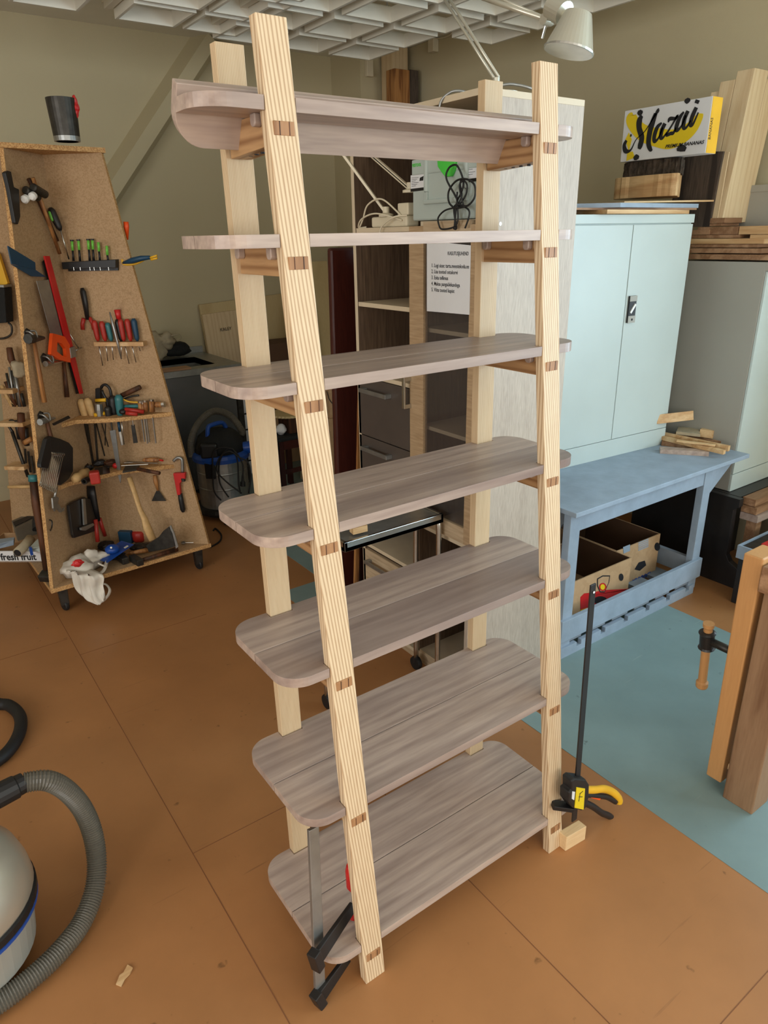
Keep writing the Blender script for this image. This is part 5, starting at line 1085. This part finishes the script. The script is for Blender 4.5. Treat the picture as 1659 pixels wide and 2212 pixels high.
shelf_tool('grey_moulding', 'pale grey angled moulding with blue clip in the fruit tray', 'pipe part', [('shell', MB().hexa([inn(58, 1192, .07), inn(93, 1192, .07), inn(94, 1172, .08), inn(75, 1175, .08)], [inn(60, 1186, .10), inn(93, 1180, .10), inn(94, 1160, .11), inn(80, 1165, .11)]), 'sys_grey', {'bev': .003}), ('clip', MB().obox(inn(67, 1190, .085), (.012, 0, 0), (0, .02, 0), (0, 0, .04)), 'blue')])
shelf_tool('spring_hose', 'dark ribbed hose piece at the back of the fruit tray', 'hose', [('ribs', MB().tube([inn(80, 1118 + i * 2, .15 - i * .003) for i in range(14)], [.020 + .003 * (i % 2) for i in range(14)], 12), 'rubber', {})])
shelf_tool('drawer_channel', 'blue grey metal channel lying left in the fruit tray', 'channel', [('channel', MB().hexa([inn(-20, 1190, .07), inn(30, 1178, .07), inn(32, 1170, .07), inn(-20, 1176, .07)], [inn(-20, 1180, .10), inn(30, 1166, .10), inn(32, 1160, .10), inn(-20, 1166, .10)]), 'bench_grey', {'bev': .002})])

# white plastic carrier bag slumped over the base edge
def bag_sheet():
    t = empty('carrier_bag', hb(170, 1215, 0), 'crumpled white carrier bag hanging over the cart base corner', 'bag')
    b = MB(); rnd = random.Random(5)
    b.blob(hb(166, 1226, .045), (.075, .06, .055), 14, .42, 2); obj('bulge', b, M['bag'], t, smooth=True)
    b = MB(); b.blob(hb(200, 1206, .055), (.06, .05, .04), 14, .5, 9); obj('fold', b, M['bag'], t, smooth=True)
    # drooping tail as a pleated sheet
    edgeL = [onz(130, 1238, .19), onz(152, 1232, .225), onz(164, 1268, .14), onz(180, 1292, .085), onz(214, 1302, .06)]
    edgeR = [onz(155, 1222, .20), onz(218, 1240, .20), onz(224, 1264, .14), onz(228, 1284, .10), onz(228, 1294, .075)]
    eL, eR = smooth_path(edgeL, 8), smooth_path(edgeR, 8); b = MB(); rows_ = []
    dirv = V((-.38, -.62, 0)).normalized()
    for i, (p, q_) in enumerate(zip(eL, eR)):
        row = []
        for k_ in range(15):
            t_ = k_ / 14; pp = p.lerp(q_, t_) + dirv * (.030 * math.sin(math.pi * t_) + .011 * math.sin(t_ * 17 + i * .16) + .006 * math.sin(t_ * 31 - i * .3)); row.append(b.bm.verts.new(pp))
        rows_.append(row)
    for i in range(len(rows_) - 1):
        for k_ in range(14): b.face([rows_[i][k_], rows_[i][k_ + 1], rows_[i + 1][k_ + 1], rows_[i + 1][k_]])
    obj('tail', b, M['bag'], t, smooth=True, thick=.002)
    hp = smooth_path([onz(214, 1262, .13), onz(228, 1262, .12), onz(237, 1274, .10), onz(232, 1288, .075), onz(218, 1300, .055), onz(214, 1290, .07)], 6)
    b = MB(); b.tube(hp, .0105, 8, flat=.45); obj('handle', b, M['bag'], t, smooth=True)
    b = MB(); b.tube(smooth_path([onz(212, 1216, .22), onz(226, 1222, .2), onz(231, 1212, .2), onz(224, 1232, .17), onz(205, 1246, .165)], 6), .008, 8, flat=.45); obj('handle', b, M['bag'], t, smooth=True)
    b = MB(); b.blob(onz(168, 1217, .265), (.028, .012, .016), 8, .3, 4); obj('red_print', b, M['red'], t)
bag_sheet()

# ------------------------------------------------------------------ ceiling raster of square boxes
def raft(xs, ys, lab, gap_rails=True, s=.29):
    z0, z1, t = 2.65, 2.715, .014
    t_ = empty('ceiling_grid', ((xs[0] + xs[-1]) / 2, (ys[0] + ys[-1]) / 2, z0), lab, 'ceiling grid', 'white box grids hanging from the ceiling')
    first = None
    for x in xs:
        for y in ys:
            if first is None:
                b = MB(); o = (x - s, y - s)
                b.box((o[0], o[1], z0), (x, o[1] + t, z1)); b.box((o[0], y - t, z0), (x, y, z1)); b.box((o[0], o[1] + t, z0), (o[0] + t, y - t, z1)); b.box((x - t, o[1] + t, z0), (x, y - t, z1))
                bmesh.ops.remove_doubles(b.bm, verts=b.bm.verts, dist=1e-5)
                first = obj('cell', b, M['raster'], t_); fx, fy = x, y
            else:
                c = first.copy(); COL.objects.link(c); c.parent = t_; c.location = (x - fx, y - fy, 0)
    for x in [x_ - s - .028 for x_ in xs] + [xs[-1] + .028]:
        b = MB(); b.box((x - .016, ys[0] - s, z1 - .03), (x + .016, ys[-1], z1 + .002)); obj('rail', b, M['raster'], t_)
    for y in [y_ - s - .028 for y_ in ys] + [ys[-1] + .028]:
        b = MB(); b.box((xs[0] - s - .04, y - .012, z1 + .002), (xs[-1] + .04, y + .012, z1 + .016)); obj('rail', b, M['raster'], t_)
    for x in (xs[0] - s - .028, xs[-1] + .028):
        for y in (ys[0] - s / 2, ys[-1] - s / 2): b = MB(); b.tube([(x, y, z1), (x, y, ZC)], .004, 6); obj('hanger', b, M['dull_steel'], t_)
P3 = .352
raft([1.485, 1.84, 2.195], [1.98, 2.33 + .02, 2.705, 3.05], 'white box grid in the middle of the ceiling, nearest the room corner')
raft([1.31 - P3, 1.31 - .02], [1.95, 2.28, 2.63, 2.965], 'white box grid left of the one in the corner')
raft([.145, .495], [2.25, 2.60, 2.935], 'white box grid furthest left on the ceiling')
raft([2.195 + P3 + .02], [1.35, 1.70, 2.05, 2.245 + .15], 'single row of white grid boxes on the right by the wall')

# ------------------------------------------------------------------ sink counter and its things
SK = empty('sink_counter', (.75, 3.9, 0), 'stainless steel sink counter against the back wall behind the tool stand', 'sink')
kx0, kx1, ky0, ky1, kz = .30, 1.42, 3.56, 4.27, .87
b = MB(); b.box((kx0, ky0 + .02, .03), (kx1 - .06, ky0 + .04, kz - .045)); obj('front_panel', b, M['dark_brushed'], SK, bev=.001)
b = MB(); b.box((kx0, ky0 + .04, .03), (kx1 - .06, ky1 - .02, .05)); obj('floor_panel', b, M['dark_brushed'], SK)
for y in (ky0 + .02, ky1 - .06): b = MB(); b.box((kx1 - .05, y, 0), (kx1 - .01, y + .04, kz - .04)); obj('leg', b, M['dark_steel'], SK)
b = MB(); b.box((kx1 - .05, ky0 + .06, .33), (kx1 - .01, ky1 - .06, .36)); obj('leg_rail', b, M['dark_steel'], SK)
# worktop with a basin cut out
wx0, wx1, wy0, wy1 = .86, 1.27, 3.68, 4.06
b = MB()
for lo, hi in (((kx0, ky0, kz - .04), (kx1, wy0, kz)), ((kx0, wy1, kz - .04), (kx1, ky1, kz)), ((kx0, wy0, kz - .04), (wx0, wy1, kz)), ((wx1, wy0, kz - .04), (kx1, wy1, kz))): b.box(lo, hi)
obj('worktop', b, M['dull_steel'], SK)
b = MB()
for lo, hi in (((wx0, wy0, kz - .16), (wx1, wy1, kz - .155)), ((wx0 - .004, wy0, kz - .16), (wx0, wy1, kz)), ((wx1, wy0, kz - .16), (wx1 + .004, wy1, kz)), ((wx0, wy0 - .004, kz - .16), (wx1, wy0, kz)), ((wx0, wy1, kz - .16), (wx1, wy1 + .004, kz))): b.box(lo, hi)
obj('basin', b, M['dull_steel'], SK)
b = MB(); b.box((kx0, ky1 - .012, kz), (kx1, ky1, kz + .045)); obj('splash_back', b, M['dull_steel'], SK, bev=.001)
b = MB(); b.prism([ony(336, 801, 3.58) * 1, (.98, 3.575, kz), (.98, 3.64, kz), (.60, 3.70, kz)], (0, 0, .008)) if 0 else b.box((.62, 3.575, kz + .0005), (1.06, 3.665, kz + .014)); solo('flat_offcut', b, M['brownwood_x'], 'thin brown board lying along the counter front edge', 'board')
t = empty('canvas_bag', (1.02, 4.05, kz), 'crumpled beige canvas bag on the sink counter', 'bag')
b = MB(); b.blob((1.02, 4.12, kz + .105), (.085, .06, .105), 14, .35, 11); b.blob((1.10, 4.1, kz + .13), (.06, .05, .05), 10, .4, 3); bm_ = b.bm; obj('cloth', b, M['canvas'], t, smooth=True)
b = MB(); b.tube(smooth_path([(1.12, 4.06, kz + .165), (1.17, 4.05, kz + .17), (1.185, 4.05, kz + .145), (1.15, 4.05, kz + .13)], 5), .006, 7); obj('strap', b, M['canvas'], t, smooth=True)
b = MB(); b.blob((1.17, 4.13, kz + .055), (.10, .05, .055), 14, .22, 6); solo('black_bag', b, M['black_cloth'], 'soft black bag lying beside the beige canvas bag', 'bag', smooth=True)

# boards, cartons and stool in the corner
ly_ = 4.16
def leaner(name, us, y, t, m, lab, cat='board', grp=None, k=0.0):
    P_ = [ony(u, v, y) for u, v in us]
    zt = max(p.z for p in P_)
    b = MB(); b.prism([p + V((0, (p.z - zt) * -k * -1, 0)) for p in P_], (0, t, 0)); return solo(name, b, M[m], lab, cat, grp)
def pl_on(y, x, z): return (x, y, z)
M['ply'] = wood('plywood face', (206, 186, 140), (188, 164, 118), 'Z', .6, 14, 1.2, .5)
b = MB(); b.hexa([(1.46, 4.20, .45), (2.20, 4.20, .45), (2.20, 4.215, .45), (1.46, 4.215, .45)], [(1.43, 4.26, 1.215), (2.14, 4.26, 1.255), (2.14, 4.275, 1.255), (1.43, 4.275, 1.215)]); solo('plywood_board', b, M['ply'], 'wide plywood board leaning at the back wall behind the lettered one', 'board')
b = MB(); b.hexa([(1.48, 4.155, .0), (1.93, 4.155, .0), (1.93, 4.170, .0), (1.48, 4.170, .0)], [(1.435, 4.235, 1.145), (1.83, 4.235, 1.165), (1.83, 4.250, 1.165), (1.435, 4.250, 1.145)]); KB = solo('plywood_board', b, M['pine_z'], 'pale board marked KALEY leaning right of the sink', 'board')
KB.name = 'plywood_board'
kp = empty('marker_text', (1.6, 4.2, .9), 'hand lettering KALEY', 'text') if 0 else KB
lettering('writing', 'KALEY', .034, M['ink'], ony(476, 716, 4.2105), (1, 0, .06), (0, .07, 1), KB, squeeze=.95)
b = MB(); b.box((1.48, 4.19, .0), (2.25, 4.25, .445)); solo('timber_rest', b, M['brownwood_x'], 'low brown crate side behind the stool under the plywood', 'crate')
b = MB(); b.box((1.70, 3.86, .42), (2.10, 4.12, .93)); solo('brown_carton', b, M['card_in'], 'dark brown cardboard box standing before the plywood', 'box', bev=.003)
b = MB(); b.box((1.66, 3.82, .0), (2.14, 4.14, .4195)); solo('lower_crate', b, M['cartboard'], 'pale carton under the dark brown box in the corner', 'box', bev=.003)
b = MB(); b.box((1.47, 3.76, .0), (1.63, 4.08, .70)); WC = solo('white_carton', b, M['paper'], 'narrow printed white carton standing right of the sink', 'box', bev=.002)
b = MB()
for i in range(5): b.box((1.485, 3.7588, .10 + i * .12), (1.60, 3.7595, .112 + i * .12))
obj('print', b, M['ink'], WC)
# stool
SX0, SX1, SYa, SYb, sz = 1.43, 1.66, 3.12, 3.40, .425
ST2 = empty('black_stool', (1.55, 3.26, 0), 'dark wooden stool with black seat behind the ladder shelf', 'stool')
b = MB(); b.box((SX0, SYa, sz - .03), (SX1, SYb, sz)); obj('seat', b, M['black_cloth'], ST2, bev=.012)
for x in (SX0 + .012, SX1 - .045):
    for y in (SYa + .012, SYb - .045): b = MB(); b.box((x, y, 0), (x + .034, y + .034, sz - .03)); obj('leg', b, M['mahogany'], ST2, bev=.002)
b = MB(); b.box((SX0 + .012, SYa + .02, .16), (SX1 - .012, SYa + .035, .19)); obj('rung', b, M['mahogany'], ST2)
b = MB(); b.box((SX0 + .012, SYa + .016, sz - .09), (SX1 - .012, SYa + .03, sz - .03)); obj('apron', b, M['mahogany'], ST2)
b = MB(); n_ = 64; cx_, cy_, cz_ = 1.60, 3.26, sz + .115
ol = [(cx_ + (.125 + .006 * (i % 2)) * math.cos(2 * math.pi * i / n_), cy_ + (.125 + .006 * (i % 2)) * math.sin(2 * math.pi * i / n_), cz_) for i in range(n_)]
b.prism(ol, (0, 0, .014)); solo('scalloped_disc', b, M['ply'], 'pale wooden disc with toothed rim stacked on the stool', 'disc')
b = MB(); b.box((1.55, 3.18, sz + .0005), (1.65, 3.34, sz + .114)); solo('dark_block', b, M['handle_dark'], 'dark wooden block under the toothed disc on the stool', 'block', bev=.002)
b = MB(); b.blob((1.50, 3.20, sz + .035), (.04, .03, .035), 8, .2, 4); solo('white_scoop', b, M['paper'], 'small white scoop on the stool left of the dark block', 'scoop', smooth=True)
# pale tapered offcuts and marked carton between post and dark boards
b = MB(); b.hexa([(1.80, 3.50, 0), (2.25, 3.50, 0), (2.25, 3.52, 0), (1.80, 3.52, 0)], [(2.16, 3.86, 1.50), (2.32, 3.86, 1.50), (2.32, 3.88, 1.50), (2.16, 3.88, 1.50)]); TPB = solo('tapered_board', b, M['ply'], 'pale board with a slanting edge leaning in the corner', 'board', 'tapered boards leaning in the corner')
b = MB(); b.hexa([(1.74, 3.40, 0), (2.0, 3.40, 0), (2.0, 3.42, 0), (1.74, 3.42, 0)], [(2.00, 3.68, 1.18), (2.08, 3.68, 1.18), (2.08, 3.70, 1.18), (2.00, 3.70, 1.18)]); solo('tapered_board', b, M['pine_z'], 'shorter pale board left of the slanting one', 'board', 'tapered boards leaning in the corner')
b = MB()
for v in (680, 700.5): 
    b.bar(ony(719, v, 3.63), ony(728, v - .5, 3.63), .004, .006)
b.bar(ony(720, 726, 3.58), ony(727, 731, 3.58), .004, .006)
bm_x = solo('marker_lines', b, M['ink'], 'short black marker ticks on the pale slanting board', 'mark') if 0 else None
b = MB(); b.box((1.80, 3.05, .52), (2.12, 3.38, .77)); MC = solo('marked_carton', b, M['cartboard'], 'cardboard box with pen marks beside the dark leaning boards', 'box', bev=.002)
b = MB(); b.tube(smooth_path([ony(706, 845, 3.047), ony(711, 862, 3.047), ony(720, 874, 3.047)], 5), .003, 5); obj('pen_line', b, M['ink'], MC)
b = MB(); b.box((1.78, 3.03, .0), (2.14, 3.40, .5195)); solo('lower_carton', b, M['cartboard'], 'plain carton under the pen marked box', 'box', bev=.002)
# dark polished boards behind the cabinet's far side
b = MB(); b.hexa([(.955, 1.62, 0), (1.33, 1.62, 0), (1.33, 1.65, 0), (.955, 1.65, 0)], [(1.005, 1.66, 1.63), (1.38, 1.66, 1.63), (1.38, 1.69, 1.63), (1.005, 1.69, 1.63)]); solo('polished_board', b, M['mahogany'], 'dark red polished board standing left of the oak cabinet', 'board', 'dark red boards beside the oak cabinet', bev=.012)
b = MB(); b.hexa([(.985, 1.50, 0), (1.33, 1.50, 0), (1.33, 1.52, 0), (.985, 1.52, 0)], [(1.065, 1.50, 1.60), (1.38, 1.50, 1.60), (1.38, 1.52, 1.60), (1.065, 1.52, 1.60)]); solo('polished_board', b, M['mahogany'], 'second dark red board, nearer the oak cabinet', 'board', 'dark red boards beside the oak cabinet', bev=.001)
b = MB(); b.hexa([(.943, 1.485, 0), (.963, 1.485, 0), (.963, 1.497, 0), (.943, 1.497, 0)], [(1.045, 1.485, 1.575), (1.066, 1.485, 1.575), (1.066, 1.497, 1.575), (1.045, 1.497, 1.575)]); solo('thin_batten', b, M['handle_wood'], 'thin orange brown batten leaning on the dark red boards', 'batten')
# corner timbers high up, boxes and cable
b = MB(); b.box((2.86, 3.72, 0), (2.995, 3.86, 2.925)); solo('corner_post', b, M['pine_z'], 'rough pale timber post in the room corner reaching the ceiling', 'post', bev=.002)
b = MB(); b.box((2.785, 3.60, 0), (2.92, 3.70, 2.76)); TBM = solo('rough_beam', b, M['handle_wood'], 'shorter rough beam standing before the tall corner post', 'post', bev=.002)
b = MB(); b.box((2.9205, 3.60, 0), (3.0, 3.70, 2.765)); solo('beam_dark_side', b, M['oldwood'], 'dark piece standing as the right side of the rough beam', 'post', bev=.002)  # the rough beam's dark side, built as its own box
p = ony(795, 146, 3.895); b = MB(); b.box((p.x - .028, 3.865, p.z - .06), (p.x + .028, 3.8995, p.z + .055)); solo('junction_box', b, M['cream'], 'small cream box on the corner column below the grid', 'junction box', bev=.004)
p = onx(937, 95, XR - .02); b = MB(); b.box((XR - .05, p.y - .03, p.z - .05), (XR - .0005, p.y + .03, p.z + .03)); WS = solo('wall_sensor', b, M['cream'], 'cream sensor box with a cable high on the right wall', 'sensor', bev=.004)
b = MB(); b.tube(smooth_path([(XR - .02, p.y, p.z + .03), onx(955, 82, XR - .01), onx(972, 76, XR - .01), onx(982, 60, XR - .01)], 6), .004, 6); obj('cable', b, M['cream'], WS, smooth=True)

# ------------------------------------------------------------------ workshop vacuum by the sink
VX, VY = 1.02, 3.12
VC = empty('workshop_vacuum', (VX, VY, 0), 'steel drum vacuum cleaner with blue rim and black cable behind the tool stand', 'vacuum cleaner')
b = MB(); b.lathe([(.150, .06), (.158, .075), (.158, .20), (.160, .205), (.158, .21), (.158, .30), (.160, .305), (.158, .31), (.158, .385)], (VX, VY, 0), seg=40); obj('drum', b, M['dull_steel'], VC, smooth=False)
b = MB(); b.lathe([(.185, .035), (.19, .05), (.185, .075), (.15, .08)], (VX, VY, 0), seg=32); obj('base', b, M['black'], VC)
b = MB(); b.lathe([(.162, .375), (.178, .380), (.180, .405), (.172, .425), (.160, .43)], (VX, VY, 0), seg=40); obj('rim', b, M['blue'], VC)
b = MB(); b.lathe([(.158, .428), (.150, .47), (.128, .525), (.09, .555), (.03, .565)], (VX, VY, 0), seg=36); obj('motor_head', b, M['black_cloth'], VC, smooth=True)
b = MB(); b.tube(smooth_path([(VX - .09, VY - .04, .53), (VX - .08, VY - .04, .59), (VX - .05, VY - .03, .602), (VX + .03, VY - .0, .598), (VX + .055, VY, .56)], 5), .014, 8); obj('handle', b, M['blue'], VC, smooth=True)
b = MB(); b.obox((VX - .11, VY - .10, .465), (.09, -.05, 0), (.03, .05, 0), (0, 0, .09)); obj('filter_box', b, M['black'], VC, bev=.012)
b = MB(); b.lathe([(.036, 0), (.04, .06), (.034, .06), (.030, .03)], (VX + .12, VY - .09, .44), (.85, -.5, .05), 20); obj('blower_port', b, M['blue'], VC)
b = MB(); b.obox((VX - .125, VY - .115, .34), (.045, -.045, 0), (.012, .012, 0), (0, 0, .10)); obj('clip', b, M['black'], VC, bev=.004)
hs = smooth_path([(VX - .17, VY + .05, .40), (VX - .16, VY + .06, .50), (VX - .09, VY + .08, .60), (VX + .02, VY + .09, .655), (VX + .11, VY + .05, .62), (VX + .155, VY + .0, .53), (VX + .15, VY, .50)], 26)
b = MB(); b.tube(hs, [.021 + .0018 * (i % 2) for i in range(len(hs))], 12); obj('hose', b, M['hose'], VC)
b = MB(); hs2 = smooth_path([(VX - .10, VY - .20, .03), (VX - .02, VY - .26, .03), (VX + .12, VY - .25, .03), (VX + .24, VY - .18, .03)], 20); b.tube(hs2, [.026 + .002 * (i % 2) for i in range(len(hs2))], 12); obj('floor_hose', b, M['rubber'], VC)
def vc(u, v, d=-.16): return on(380 + u / 7.373, 880 + v / 7.373, (VX, VY, 0) + V((0, 0, 0)) * 0 if 0 else V((VX, VY, 0)) + V((-.5, -.86, 0)) * (-d), (-.5, -.86, 0))
CB_ = empty('vacuum_cable', (VX, VY - .2, .1), 'black looped cable with plug hanging over the workshop vacuum', 'cable')
b = MB()
b.tube(smooth_path([vc(720, 1480, -.20), vc(610, 1330, -.20), vc(590, 1000, -.20), vc(600, 720, -.20), vc(760, 640, -.20), vc(940, 700, -.20), vc(1060, 900, -.20), vc(1065, 1090, -.20)], 7), .0048, 7)
obj('loop', b, M['rubber'], CB_, smooth=True)
b = MB(); b.tube(smooth_path([vc(1050, 1370, -.215), vc(800, 1180, -.215), vc(650, 1000, -.215), vc(700, 800, -.215), vc(850, 700, -.215), vc(1000, 790, -.215), vc(1150, 880, -.215), vc(1190, 1100, -.215), vc(1160, 1360, -.215)], 7), .0048, 7); obj('loop', b, M['rubber'], CB_, smooth=True)
b = MB(); b.tube(smooth_path([vc(840, 1430, -.205), vc(700, 1200, -.205), vc(690, 900, -.205), vc(780, 700, -.205), vc(900, 660, -.205), vc(980, 850, -.205), vc(1000, 1200, -.205), vc(1030, 1370, -.205)], 7), .0048, 7); obj('loop', b, M['rubber'], CB_, smooth=True)
b = MB(); b.tube([vc(1065, 1080, -.20), vc(1065, 1170, -.20), vc(1065, 1190, -.20), vc(1065, 1250, -.20)], [.007, .009, .016, .017], 10); obj('plug', b, M['black'], CB_)
fc = smooth_path([(VX - .20, VY - .25, .006), onz(466, 1142, .006), onz(478, 1156, .006), onz(474, 1170, .006), onz(455, 1182, .006)], 7)
b = MB(); b.tube(fc, .005, 7); solo('floor_cable', b, M['rubber'], 'black cable curling on the floor at the cart right corner', 'cable', smooth=True)

# ------------------------------------------------------------------ hoses and machine at lower left
pc = onz(50, 1950, .22); side = V((.8125, -.5827, 0)); vcn = pc - side * .185
VM = empty('cylinder_vacuum', (vcn.x, vcn.y, 0), 'grey domed dust extractor cut off by the left picture edge', 'vacuum cleaner')
b = MB(); b.lathe([(.186, .205), (.190, .215), (.186, .25), (.172, .30), (.14, .345), (.09, .37), (.02, .376)], (vcn.x, vcn.y, 0), seg=48); obj('dome', b, M['lamp_metal'], VM, smooth=True)
b = MB(); b.lathe([(.186, .180), (.193, .184), (.193, .203), (.187, .207)], (vcn.x, vcn.y, 0), seg=48); obj('rim', b, M['black'], VM)
b = MB(); b.lathe([(.189, .168), (.192, .171), (.192, .179), (.188, .181)], (vcn.x, vcn.y, 0), seg=48); obj('blue_band', b, M['blue'], VM)
b = MB(); b.lathe([(.15, .03), (.165, .05), (.178, .165), (.184, .17)], (vcn.x, vcn.y, 0), seg=40); obj('tank', b, M['grey_or_shade_metal'], VM)
for a_ in (.4, 2.5, 4.6): b = MB(); b.lathe([(.02, -.012), (.025, 0), (.02, .012)], (vcn.x + .13 * math.cos(a_), vcn.y + .13 * math.sin(a_), .025), (1, 0, 0), 14); obj('castor', b, M['rubber'], VM)
c0, c1 = onz(52, 1690, .40), onz(-10, 1722, .40); b = MB(); b.tube([c0, c0.lerp(c1, .25), c0.lerp(c1, .3), c1], [.026, .027, .030, .031], 16); obj('connector', b, M['black'], VM)
b = MB(); b.tube([c1 + V((-.01, 0, 0)), V((vcn.x, vcn.y, .36))], [.031, .034], 16); obj('inlet', b, M['black'], VM, smooth=True)
b = MB(); b.blob((vcn.x + .05, vcn.y + .07, .36), (.085, .07, .04), 12, .05, 1); obj('handle_block', b, M['black'], VM, smooth=True)
hz = [(50, 1691, .40), (100, 1686, .385), (142, 1706, .33), (178, 1747, .25), (200, 1800, .17), (209, 1862, .10), (203, 1925, .055), (178, 1990, .032), (138, 2045, .030), (85, 2098, .030), (20, 2150, .030), (-60, 2205, .030)]
path = smooth_path([onz(u, v, z) for u, v, z in hz], 40)
# even spacing so that the ribs stay regular
acc = [path[0]]; step = .0034
for p_ in path[1:]:
    while (p_ - acc[-1]).length > step: acc.append(acc[-1] + (p_ - acc[-1]).normalized() * step)
b = MB(); b.tube(acc, [.0232 + (.0034 if i % 2 else 0) for i in range(len(acc))], 16); solo('ribbed_hose', b, M['hose'], 'thick ribbed grey hose curving over the floor at lower left', 'hose')
bh = [(-60, 1490), (-10, 1518), (20, 1524), (42, 1545), (44, 1575), (30, 1607), (5, 1635), (-40, 1665)]
path = smooth_path([onz(u, v, .022) for u, v in bh], 14); b = MB(); b.tube(path, [.0215 + .0008 * (i % 2) for i in range(len(path))], 14); solo('black_hose', b, M['rubber'], 'smooth black hose looping at the left picture edge', 'hose', smooth=True)
b = MB(); b.prism([onz(u, v, .001) for u, v in ((251, 2128), (259, 2108), (267, 2103), (276, 2086), (287, 2092), (281, 2105), (270, 2116), (262, 2132))], (0, 0, .004)); solo('wood_chip', b, M['pine_x'], 'small pale wood chip on the orange floor at lower left', 'wood chip')
# ------------------------------------------------------------------ clamps on the bottom shelf
KA = empty('bar_clamp', onz(683, 2168, 0), 'steel bar clamp with black arms and red handle gripping the lowest shelf', 'clamp')
g0, g1 = onz(691, 2150, .012), onz(676, 1788, .425)
dA = (g1 - g0).normalized(); rt = V((.95, .1, 0)); rt = (rt - dA * rt.dot(dA)).normalized(); fw = dA.cross(rt)
b = MB(); b.obox((g0 + g1) / 2, rt * .027, fw * .010, g1 - g0)
KBm = obj('bar', b, M['dull_steel'], KA, bev=.001)
b = MB(); b.obox((g0 + g1) / 2, rt * .010, fw * .0085, (g1 - g0) * .985); obj('groove', b, M['grey_or_shade_metal'], KBm)
def arm(p, q, nm, h0, h1):
    b = MB(); b.bar(p, q, .012, h0, up=dA, w2=.010, h2=h1); b.bar(p + (p - q).normalized() * .010, p + (q - p).normalized() * .012, .026, h0 * 1.25, up=dA)
    obj(nm, b, M['black_paint'], KA, bev=.002)
u0, u1 = onz(682, 2075, .150), onz(762, 1958, .165)
l0, l1 = onz(687, 2160, .018), onz(752, 2068, .045)
arm(u0, u1, 'sliding_arm', .042, .030); arm(l0, l1, 'fixed_arm', .036, .026)
b = MB(); s_ = u1 + V((.006, .004, 0)); b.tube([s_ + V((0, 0, -.030)), s_ + V((0, 0, .05))], .006, 10); obj('spindle', b, M['steel'], KA)
b = MB(); b.lathe([(.011, .05), (.016, .06), (.017, .11), (.014, .125), (.010, .13)], s_, (0, 0, 1), 16); obj('handle', b, M['red'], KA)
b = MB(); b.lathe([(.016, -.038), (.016, -.030), (.008, -.026)], s_, (0, 0, 1), 16); obj('pressure_plate', b, M['red'], KA)

yk = -.018
def k2(u, v): return ony(u, v, yk)
KC = empty('trigger_clamp', k2(1240, 1790), 'black and yellow one handed clamp standing at the right end of the shelf', 'clamp')
q0, q1 = k2(1240, 1772), k2(1281, 1262); b = MB(); b.bar(q0, q1, .0045, .020, up=(1, 0, 0)) ; BR = obj('bar', b, M['black_paint'], KC, bev=.0008)
b = MB(); b.lathe([(.0032, 0), (.0032, .0012)], k2(1280, 1278) + V((0, -.004, 0)), (0, -1, 0), 12); obj('hole', b, M['paper'], BR)
def pl2(nm, us, t, m, off=0.0, bev=.004):
    b = MB(); b.prism([k2(u, v) + V((0, -t / 2 + off, 0)) for u, v in us], (0, t, 0)); return obj(nm, b, M[m], KC, bev=bev)
pl2('body', ((1224, 1680), (1232, 1674), (1256, 1677), (1263, 1688), (1262, 1716), (1256, 1738), (1246, 1744), (1228, 1738), (1218, 1724), (1219, 1704), (1224, 1700)), .034, 'black')
pl2('label_plate', ((1234, 1692), (1252, 1695), (1249, 1740), (1230, 1736)), .002, 'label_yellow', -.0185, .0)
b = MB()
for (a_, c_) in (((1240, 1706), (1247, 1700)), ((1241, 1704), (1238, 1722)), ((1238, 1712), (1246, 1712))): b.bar(k2(*a_) + V((0, -.0200, 0)), k2(*c_) + V((0, -.0200, 0)), .0012, .0015)
obj('logo', b, M['ink'], KC)
pl2('white_sticker', ((1225, 1701), (1231, 1702), (1229, 1720), (1224, 1717)), .001, 'paper', -.0182, 0)
b = MB(); P_ = [k2(1262, 1706), k2(1285, 1706), k2(1305, 1704), k2(1325, 1712), k2(1337, 1726), k2(1337, 1734)]; b.tube(smooth_path(P_, 4), .010, 10, flat=1.2); obj('yellow_handle', b, M['yellow'], KC, smooth=True)
b = MB(); P_ = [k2(1262, 1716), k2(1290, 1719), k2(1312, 1722), k2(1330, 1732)]; b.tube(smooth_path(P_, 4), .0075, 8, flat=1.2); obj('handle_grip', b, M['black'], KC, smooth=True)
b = MB(); b.bar(k2(1268, 1717), k2(1294, 1724), .012, .009, up=(0, 0, 1)); obj('release_button', b, M['orange'], KC, bev=.002)
b = MB(); P_ = [k2(1258, 1732), k2(1280, 1742), k2(1300, 1756), k2(1318, 1764), k2(1328, 1780)]; b.tube(smooth_path(P_, 4), .0085, 10, flat=1.2); obj('trigger', b, M['black'], KC, smooth=True)
b = MB(); b.bar(k2(1236, 1744) , k2(1210, 1752) + V((0, .03, 0)), .03, .014); obj('jaw', b, M['black'], KC, bev=.002)
b = MB(); c_ = k2(1240, 1790); b.obox((c_.x + .005, -.010, .026), (.080, -.006, 0), (0, .030, 0), (0, 0, .052)); solo('clamping_block', b, M['pine_x'], 'small pale block under the trigger clamp at the shelf end', 'block', bev=.002)
